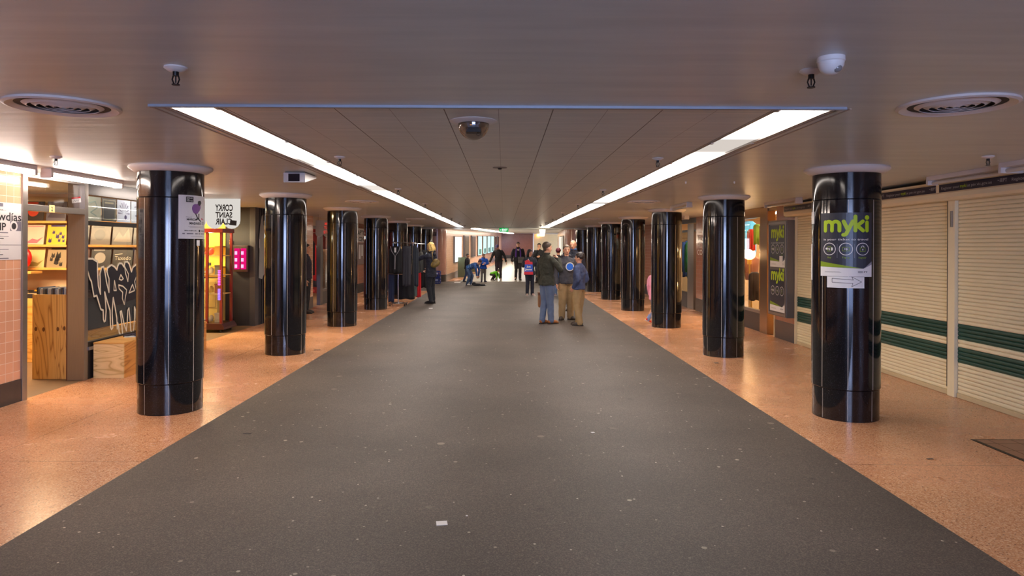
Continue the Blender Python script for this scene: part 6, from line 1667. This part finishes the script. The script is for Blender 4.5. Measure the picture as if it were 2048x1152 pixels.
def hang(name, lab, cat, x, y, zt, w, h, mat, yaw=0, group=None, hanger=True, **kw):
    t = thing(name, lab, cat, (x, y, zt-h), group)
    bm = garment_mesh(w, h, **kw)
    R = Matrix.Rotation(yaw, 3, 'Z')
    for v in bm.verts: v.co = R @ v.co+Vector((x, y, zt))
    obj('fabric', bm, mat, t, True)
    if hanger:
        bm = B(); a = R @ Vector((w*.4, 0, -.02)); b2 = R @ Vector((-w*.4, 0, -.02))
        tube(bm, [Vector((x, y, zt))+a, Vector((x, y, zt+.025)), Vector((x, y, zt))+b2], .005, 6); tube(bm, [(x, y, zt+.02), (x, y, zt+.06), (x, y+.015, zt+.075), (x, y+.02, zt+.06)], .003, 6)
        obj('hanger', bm, BLACK, t)
    return t
RY = 18.95
rx = lambda px, y=RY: (px-1008)*y/1365.33
rz_ = lambda py, y=RY: 1.66-(py-492)*y/1365.33
t = thing('clothes_rack', 'chrome wheeled clothes rack hung with dark garments by the fourth pillar', 'clothes rack', (rx(800), RY, 0))
bm = B()
cx_ = rx(797)
tube(bm, [(cx_, RY, .075), (cx_, RY, rz_(548))], .017, 12); obj('post', bm, CHROME, t, 'auto')
bm = B()
for s in (-1, 1): tube(bm, [(cx_-.24, RY+s*.17, .075), (cx_+.24, RY+s*.17, .075)], .014, 8)
tube(bm, [(cx_-.14, RY-.17, .075), (cx_-.14, RY+.17, .075)], .014, 8); tube(bm, [(cx_+.14, RY-.17, .075), (cx_+.14, RY+.17, .075)], .014, 8); tube(bm, [(cx_-.14, RY, .075), (cx_+.14, RY, .075)], .014, 8)
obj('base', bm, CHROME, t, 'auto')
for sx_ in (-.2, .2):
    for sy_ in (-.17, .17): obj('castor', cyl(B(), (cx_+sx_-.012, RY+sy_, .034), .030, .024, 12, axis='x'), BLACK, t)
bm = B(); zb_ = rz_(548); ztp = rz_(487)
tube(bm, [(rx(773), RY, zb_), (rx(822.5), RY, zb_)], .016, 8); tube(bm, [(rx(822.5), RY, zb_-.01), (rx(825.5), RY, ztp+.04)], .014, 8)
tube(bm, [(rx(785), RY, ztp+.03), (rx(829), RY, ztp+.02)], .012, 8); tube(bm, [(rx(814), RY, ztp+.28), (rx(814), RY, ztp-.02)], .010, 8)
obj('hanging_frame', bm, CHROME, t, 'auto')
bm = B(); tube(bm, [(rx(815), RY-.05, ztp+.02), (rx(815), RY+1.9, ztp+.02)], .012, 8); tube(bm, [(rx(833), RY+.2, ztp-.0), (rx(833), RY+1.9, ztp)], .012, 8); tube(bm, [(rx(790), RY-.3, ztp+.02), (rx(790), RY+.2, ztp+.02)], .012, 8)
tube(bm, [(cx_+.3, RY+1.85, .07), (cx_+.3, RY+1.85, ztp+.02)], .014, 8)
obj('rail', bm, CHROME, t, 'auto')
DK = [cloth('garment_black', (18, 17, 21)), cloth('garment_charcoal', (46, 46, 54)), cloth('garment_slate', (38, 44, 54)), cloth('garment_red', (190, 22, 30)), cloth('garment_sage', (110, 128, 124)), cloth('garment_grey_print', (84, 82, 74)), cloth('garment_blue', (30, 40, 70))]
GR = 'garments on the chrome rack'
def G(lab, px, y, pyt, pyb, wpx, m, nm='garment', cat='garment', yaw=0.0, **kw):
    zt = 1.66-(pyt-492)*y/1365.33; zb = 1.66-(pyb-492)*y/1365.33
    return hang(nm, lab, cat, (px-1008)*y/1365.33, y, zt, wpx*y/1365.33, zt-zb, m, yaw, GR, **kw)
t1 = G('black knit top with a pale zip neckline at the front of the chrome rack', 791, 18.72, 493, 546, 26, DK[0], 'cardigan', 'top', sleeves=False, seed=1, d=.09)
x0, y0_, z0_ = rx(791, 18.72), 18.66, rz_(493, 18.72)
bm = B(); tube(bm, [(x0-.13, y0_+.02, z0_+.0), (x0-.10, y0_, z0_-.12), (x0, y0_-.005, z0_-.27), (x0+.10, y0_, z0_-.12), (x0+.13, y0_+.02, z0_)], .009, 6); tube(bm, [(x0, y0_-.005, z0_-.26), (x0-.005, y0_-.01, z0_-.62)], .013, 6)
obj('zip_neckline', bm, M('zip_grey', (150, 144, 146), .4, .4), t1)
obj('price_tag', bx(x0-.02, x0+.03, y0_-.014, y0_-.01, z0_-.16, z0_-.03), WPAPER, t1)
G('charcoal slim trousers hung second on the chrome rack', 813.5, 18.86, 492, 572, 17, DK[1], 'trousers', 'trousers', seed=2, neck=False, split=True, d=.07)
G('long black skirt showing under the rack frame', 812, 19.12, 520, 598, 30, DK[0], 'skirt', 'skirt', seed=3, neck=False, d=.10, flare=1.2)
G('long slate coat at the rack upright', 830, 19.25, 491, 572, 15, DK[2], 'coat', 'coat', seed=4, d=.09)
G('sage green garment edge below the slate coat', 831, 19.6, 520, 592, 7, DK[4], 'dress', 'dress', seed=5, d=.05)
G('bright red dress hanging near the blonde woman', 837, 20.45, 540, 594, 11, DK[3], 'dress', 'dress', seed=6, d=.06, neck=False)
G('grey patterned blouse at the blonde woman\'s hand', 842, 20.1, 503, 545, 9, DK[5], 'blouse', 'blouse', seed=7, d=.06)
G('dark coat closest to the blonde woman', 848, 20.6, 500, 575, 16, DK[0], 'coat', 'coat', seed=8, d=.08)
G('dark blue jeans hanging low behind the black knit top', 783, 19.05, 548, 604, 12, DK[6], 'jeans', 'jeans', seed=9, neck=False, split=True, d=.06)
G('black coat behind the pale zip top', 797, 19.35, 498, 590, 26, DK[0], 'coat', 'coat', seed=10, d=.10)
# in the red clothes shop
for i, (x, y, c, lab) in enumerate(((-5.55, 18.62, (120, 18, 24), 'dark red coat just inside the red clothes shop'), (-5.42, 18.9, (24, 22, 26), 'black coat just inside the red clothes shop'), (-5.6, 19.7, (200, 30, 34), 'bright red top behind the shop glass'), (-5.5, 20.1, (60, 56, 54), 'grey top behind the shop glass'), (-5.5, 20.9, (110, 80, 60), 'brown coat behind the shop glass'))):
    hang('garment', lab, 'garment', x, y, 1.95-.1*i, .36, .9+.1*i, cloth('left_shop_%d' % i, c), PI/2*.2, 'garments in the red clothes shop', seed=20+i)
tag(obj('rail', tube(B(), [(-5.55, 18.1, 2.03), (-5.55, 21.5, 2.03)], .015, 8), CHROME), 'chrome rail inside the red clothes shop', 'rail')
for i, z in enumerate((.0,)):
    t = thing('stool', 'red stool at the red clothes shop doorway', 'stool', (-5.36, 18.75, 0))
    obj('seat', cyl(B(), (-5.36, 18.75, .40), .15, .05, 20), M('stool_red', (190, 26, 28), .4), t)
    for a in range(4): obj('leg', cyl(B(), (-5.36+.11*math.cos(a*PI/2+.8), 18.75+.11*math.sin(a*PI/2+.8), 0), .015, .40, 8), M('stool_red'), t)
point_light('red_shop_lamp', (-5.6, 18.9, 1.9), 6, (1, .8, .6), .05)
# in the garment shop and the vintage shop
for i, (y, c, lab) in enumerate(((18.3, (20, 80, 130), 'teal blue top on the garment shop rail'), (18.9, (16, 30, 60), 'navy coat on the garment shop rail'), (19.35, (150, 20, 50), 'crimson top on the garment shop rail'), (19.8, (34, 40, 60), 'dark suit jacket on the garment shop rail'), (20.3, (40, 120, 60), 'green dress on the garment shop rail'), (20.8, (22, 60, 120), 'blue jacket on the garment shop rail'))):
    hang('garment', lab, 'garment', 5.62, y, 1.86, .40, 1.1, cloth('right_shop_%d' % i, c), PI/2*.15, 'garments in the garment shop', seed=30+i, sleeves=True)
tag(obj('rail', tube(B(), [(5.62, 17.7, 1.94), (5.62, 22.3, 1.94)], .015, 8), CHROME), 'chrome rail inside the garment shop', 'rail')
tag(obj('sale_banner', bx(7.50, 7.54, 17.8, 22.6, 1.98, 2.12), M('orange_band', (220, 90, 40), .5)), 'orange band along the white upper wall of the garment shop', 'banner')
area_light('shop_rail_light', (6.2, 17.9, 2.42), (.5, .5), 14, (1, .85, .65))
vx = kx(1487, 14.9)
t = thing('mannequin', 'headless dummy in a brown cardigan below the globe lamp', 'mannequin', (5.42, 14.95, 0))
bm = B(); loft(bm, [((5.42, 14.95, .95), .13, .10), ((5.42, 14.95, 1.1), .15, .12), ((5.42, 14.95, 1.3), .16, .12), ((5.42, 14.95, 1.42), .17, .10), ((5.42, 14.95, 1.5), .06, .05)], Vector((1, 0, 0)))
fuse('cardigan', bm, cloth('brown_cardigan', (120, 72, 52)), t, .015, 2)
obj('stand', cyl(B(), (5.42, 14.95, .012), .018, .95, 10), M('brass'), t); obj('base', cyl(B(), (5.42, 14.95, 0), .16, .012, 20), M('brass'), t)
for i, (y, zt, h, w, c, lab) in enumerate(((14.42, 2.05, .45, .20, (206, 50, 20), 'orange-red scarf pinned high in the vintage window'), (14.22, 2.15, .42, .18, (120, 150, 40), 'green scarf pinned high in the vintage window'), (15.2, 2.25, .75, .36, (60, 140, 190), 'blue cloth hung behind the pinned scarves in the vintage window'), (14.35, 1.15, .6, .28, (40, 30, 34), 'dark dress low in the vintage window'), (16.4, 1.5, .9, .3, (196, 190, 180), 'pale dress low in the vintage window'))):
    hang('garment', lab, 'garment', (5.46 if i == 2 else 5.22+.05*(i % 2)), y, zt, w, h, cloth('vint_%d' % i, c), 0.2, 'garments in the vintage window', seed=40+i, hanger=False)
t = thing('display_shelf', 'tall shelf of amber lit curios just inside the vintage shop door', 'shelf unit', (5.5, 13.3, 0))
for z in (.35, .75, 1.15, 1.55, 1.95): obj('shelf', bx(5.25, 5.75, 13.9, 14.05, z, z+.02), M('amber_shelf', (190, 130, 60), .4), t)
for x in (5.25, 5.73): obj('upright', bx(x, x+.02, 13.9, 14.05, .001, 2.1), M('amber_shelf'), t)
rnd = random.Random(9)
cur = ['amber', 'brown', 'cream', 'red', 'gold', 'green', 'black', 'copper']
rgbc = [(230, 150, 40), (110, 70, 40), (220, 200, 160), (170, 40, 30), (210, 170, 70), (90, 110, 60), (40, 34, 34), (180, 100, 60)]
lev = ['lowest', 'second lowest', 'middle', 'second highest', 'top']
for li, z in enumerate((.35, .75, 1.15, 1.55, 1.95)):
    for j in range(4):
        q = (li*3+j*2) % 8; x = 5.33+.115*j; s = rnd.uniform(.7, 1.2); z1 = z+.021
        o = obj('vase', lathe(B(), (x, 13.97, z1), [(0, 0), (.03*s, 0), (.042*s, .05*s), (.032*s, .10*s), (.014*s, .13*s), (.02*s, .155*s), (0, .155*s)], 16), M('curio_%d' % q, rgbc[q], .25), None, True)
        tag(o, '%s curio vase on the %s vintage shop shelf, %s from the door post' % (cur[q], lev[li], ['first', 'second', 'third', 'fourth'][j]), 'vase', 'curios on the vintage shop shelf')
point_light('curio_lamp', (5.4, 13.7, 1.6), 8, (1, .6, .25), .04); point_light('curio_lamp', (5.4, 13.7, .8), 8, (1, .6, .25), .04)
for i, (y, z) in enumerate(((12.86, 1.45), (12.86, .72))):
    tag(obj('bulb', sphere(B(), (5.33, 13.75, z), .03, 2), emit('bulb_amber', (255, 190, 110), 25.0), None, True), ['small glowing bulb high in the vintage shop doorway', 'small glowing bulb low in the vintage shop doorway'][i], 'bulb')

batten(5.62, 13.6, 14.8, True, 'lit white tube light inside the vintage shop window')
# ---------------------------------------------------------------- small things on the floor
def crate(x, y, z, lab):
    t = thing('crate', lab, 'crate', (x, y, z), 'blue plastic crates')
    bl = M('crate_blue', (22, 50, 150), .4)
    w = .165; h = .28
    bm = B(); box(bm, x-w, x+w, y-w, y+w, z+.001, z+.02)
    for zz_ in (.0, .12, .25):
        for a in ((x-w, x+w, y-w, y-w+.014), (x-w, x+w, y+w-.014, y+w), (x-w, x-w+.014, y-w, y+w), (x+w-.014, x+w, y-w, y+w)): box(bm, *a, z+.002+zz_, z+.002+zz_+.03)
    for i in range(5):
        q = -w+i*(2*w-.02)/4
        for s in (-1, 1): box(bm, x+q, x+q+.02, y+s*(w-.007)-.007, y+s*(w-.007)+.007, z+.01, z+h); box(bm, x+s*(w-.007)-.007, x+s*(w-.007)+.007, y+q, y+q+.02, z+.01, z+h)
    obj('basket', bm, bl, t)
    obj('label_plate', bx(x-.06, x+.06, y-w-.004, y-w-.0005, z+.14, z+.20), M('crate_print', (170, 180, 220), .5), t)
    for s in (-1, 1): obj('handle', bx(x+s*(w+.004)-.004, x+s*(w+.004)+.004, y-.06, y+.06, z+.20, z+.24), bl, t)
crx, cry = P(874, 30.2), 30.2
crate(crx, cry, G0, 'blue plastic crate on the floor behind the blonde woman'); crate(crx, cry, G0+.285, 'blue plastic crate stacked on top of another behind the blonde woman')
bx_, by_ = P(958, 28.9), 28.75
t = thing('dropped_bag', 'dark bag or coat lying on the floor at the bending boy\'s feet', 'bag', (bx_, by_, G0))
bm = B(); sphere(bm, (bx_-.1, by_, .05), 1, 3, (.20, .12, .06)); sphere(bm, (bx_+.15, by_, .035), 1, 2, (.18, .09, .04)); sphere(bm, (bx_-.2, by_+.03, .08), 1, 2, (.1, .1, .08))
fuse('body', bm, BLACKC, t, .015, 2, cut_floor=G0+.001, noise=.015, nscale=16)
obj('white_tag', sphere(B(), (bx_+.30, by_-.02, .035), 1, 2, (.05, .03, .025)), WPAPER, t, True)
def litter(px, py, w, l, m, lab, rot=.3, nm='paper_scrap', cat='litter', h=.002, zb=None):
    hy_ = 493+(px-1008)*.0044
    y = 2266.4/(py-hy_); x = (px-1008)*y/1365.33
    z = G0 if abs(x) < 2.65 else 0.0
    bm = box(B(), x-w/2, x+w/2, y-l/2, y+l/2, z+.0005, z+.0005+h); bmesh.ops.rotate(bm, verts=bm.verts[:], cent=(x, y, z), matrix=Matrix.Rotation(rot, 3, 'Z'))
    tag(obj(nm, bm, m), lab, cat)
litter(886, 1048, .066, .060, WPAPER, 'white square of paper on the dark floor near the camera', .15)
litter(1187, 866, .03, .03, WPAPER, 'small white crumb of paper below the man in olive, mid floor', .4)
litter(862, 617, .10, .14, WPAPER, 'white paper scrap just in front of the blonde woman', .2)
litter(915, 565, .28, .5, WPAPER, 'large white sheet on the floor near the poster wall', 0)
litter(1862, 888+30, .05, .02, INK, 'small dark chip on the orange floor by the hatch', .1, 'chip')
litter(496, 868, .07, .03, INK, 'dark leaf-like scrap on the rubber floor before the nearest record-side pillar', .1, 'leaf')
litter(1434, 726, .06, .05, INK, 'dark blob on the orange floor in front of the second shutter-side pillar', .1, 'chip')
litter(635, 700, .10, .05, INK, 'dark mark on the orange floor beside the second record-side pillar', .1, 'chip')
litter(936, 1033, .012, .012, WPAPER, 'tiny white speck on the dark floor close to the paper square', 0)
# floor hatch in the terrazzo
t = thing('floor_hatch', 'recessed tiled floor hatch with a worn metal edge in front of the shutters', 'floor hatch', (4.5, 5.5, 0))
bm = B(); xa, xb, ya, yb = 4.06, 4.96, 5.0, 5.93
for a in ((xa, xa+.035, ya, yb), (xb-.035, xb, ya, yb), (xa, xb, ya, ya+.02), (xa, xb, yb-.014, yb)): box(bm, *a, .0006, .004)
obj('edge', bm, M('hatch_metal', (46, 38, 32), .5, .3, .5, 30), t)
HT = tile_mat('hatch_tile', (150, 104, 78), (84, 60, 46), (0, 1), size=.2, mort=.004, rough=.3)
obj('lid', bx(xa+.035, xb-.035, ya+.02, yb-.014, .0005, .003), HT, t)
# nothing to leave behind
for o in list(bpy.data.objects):
    if o.type == 'EMPTY' and not o.children: bpy.data.objects.remove(o)
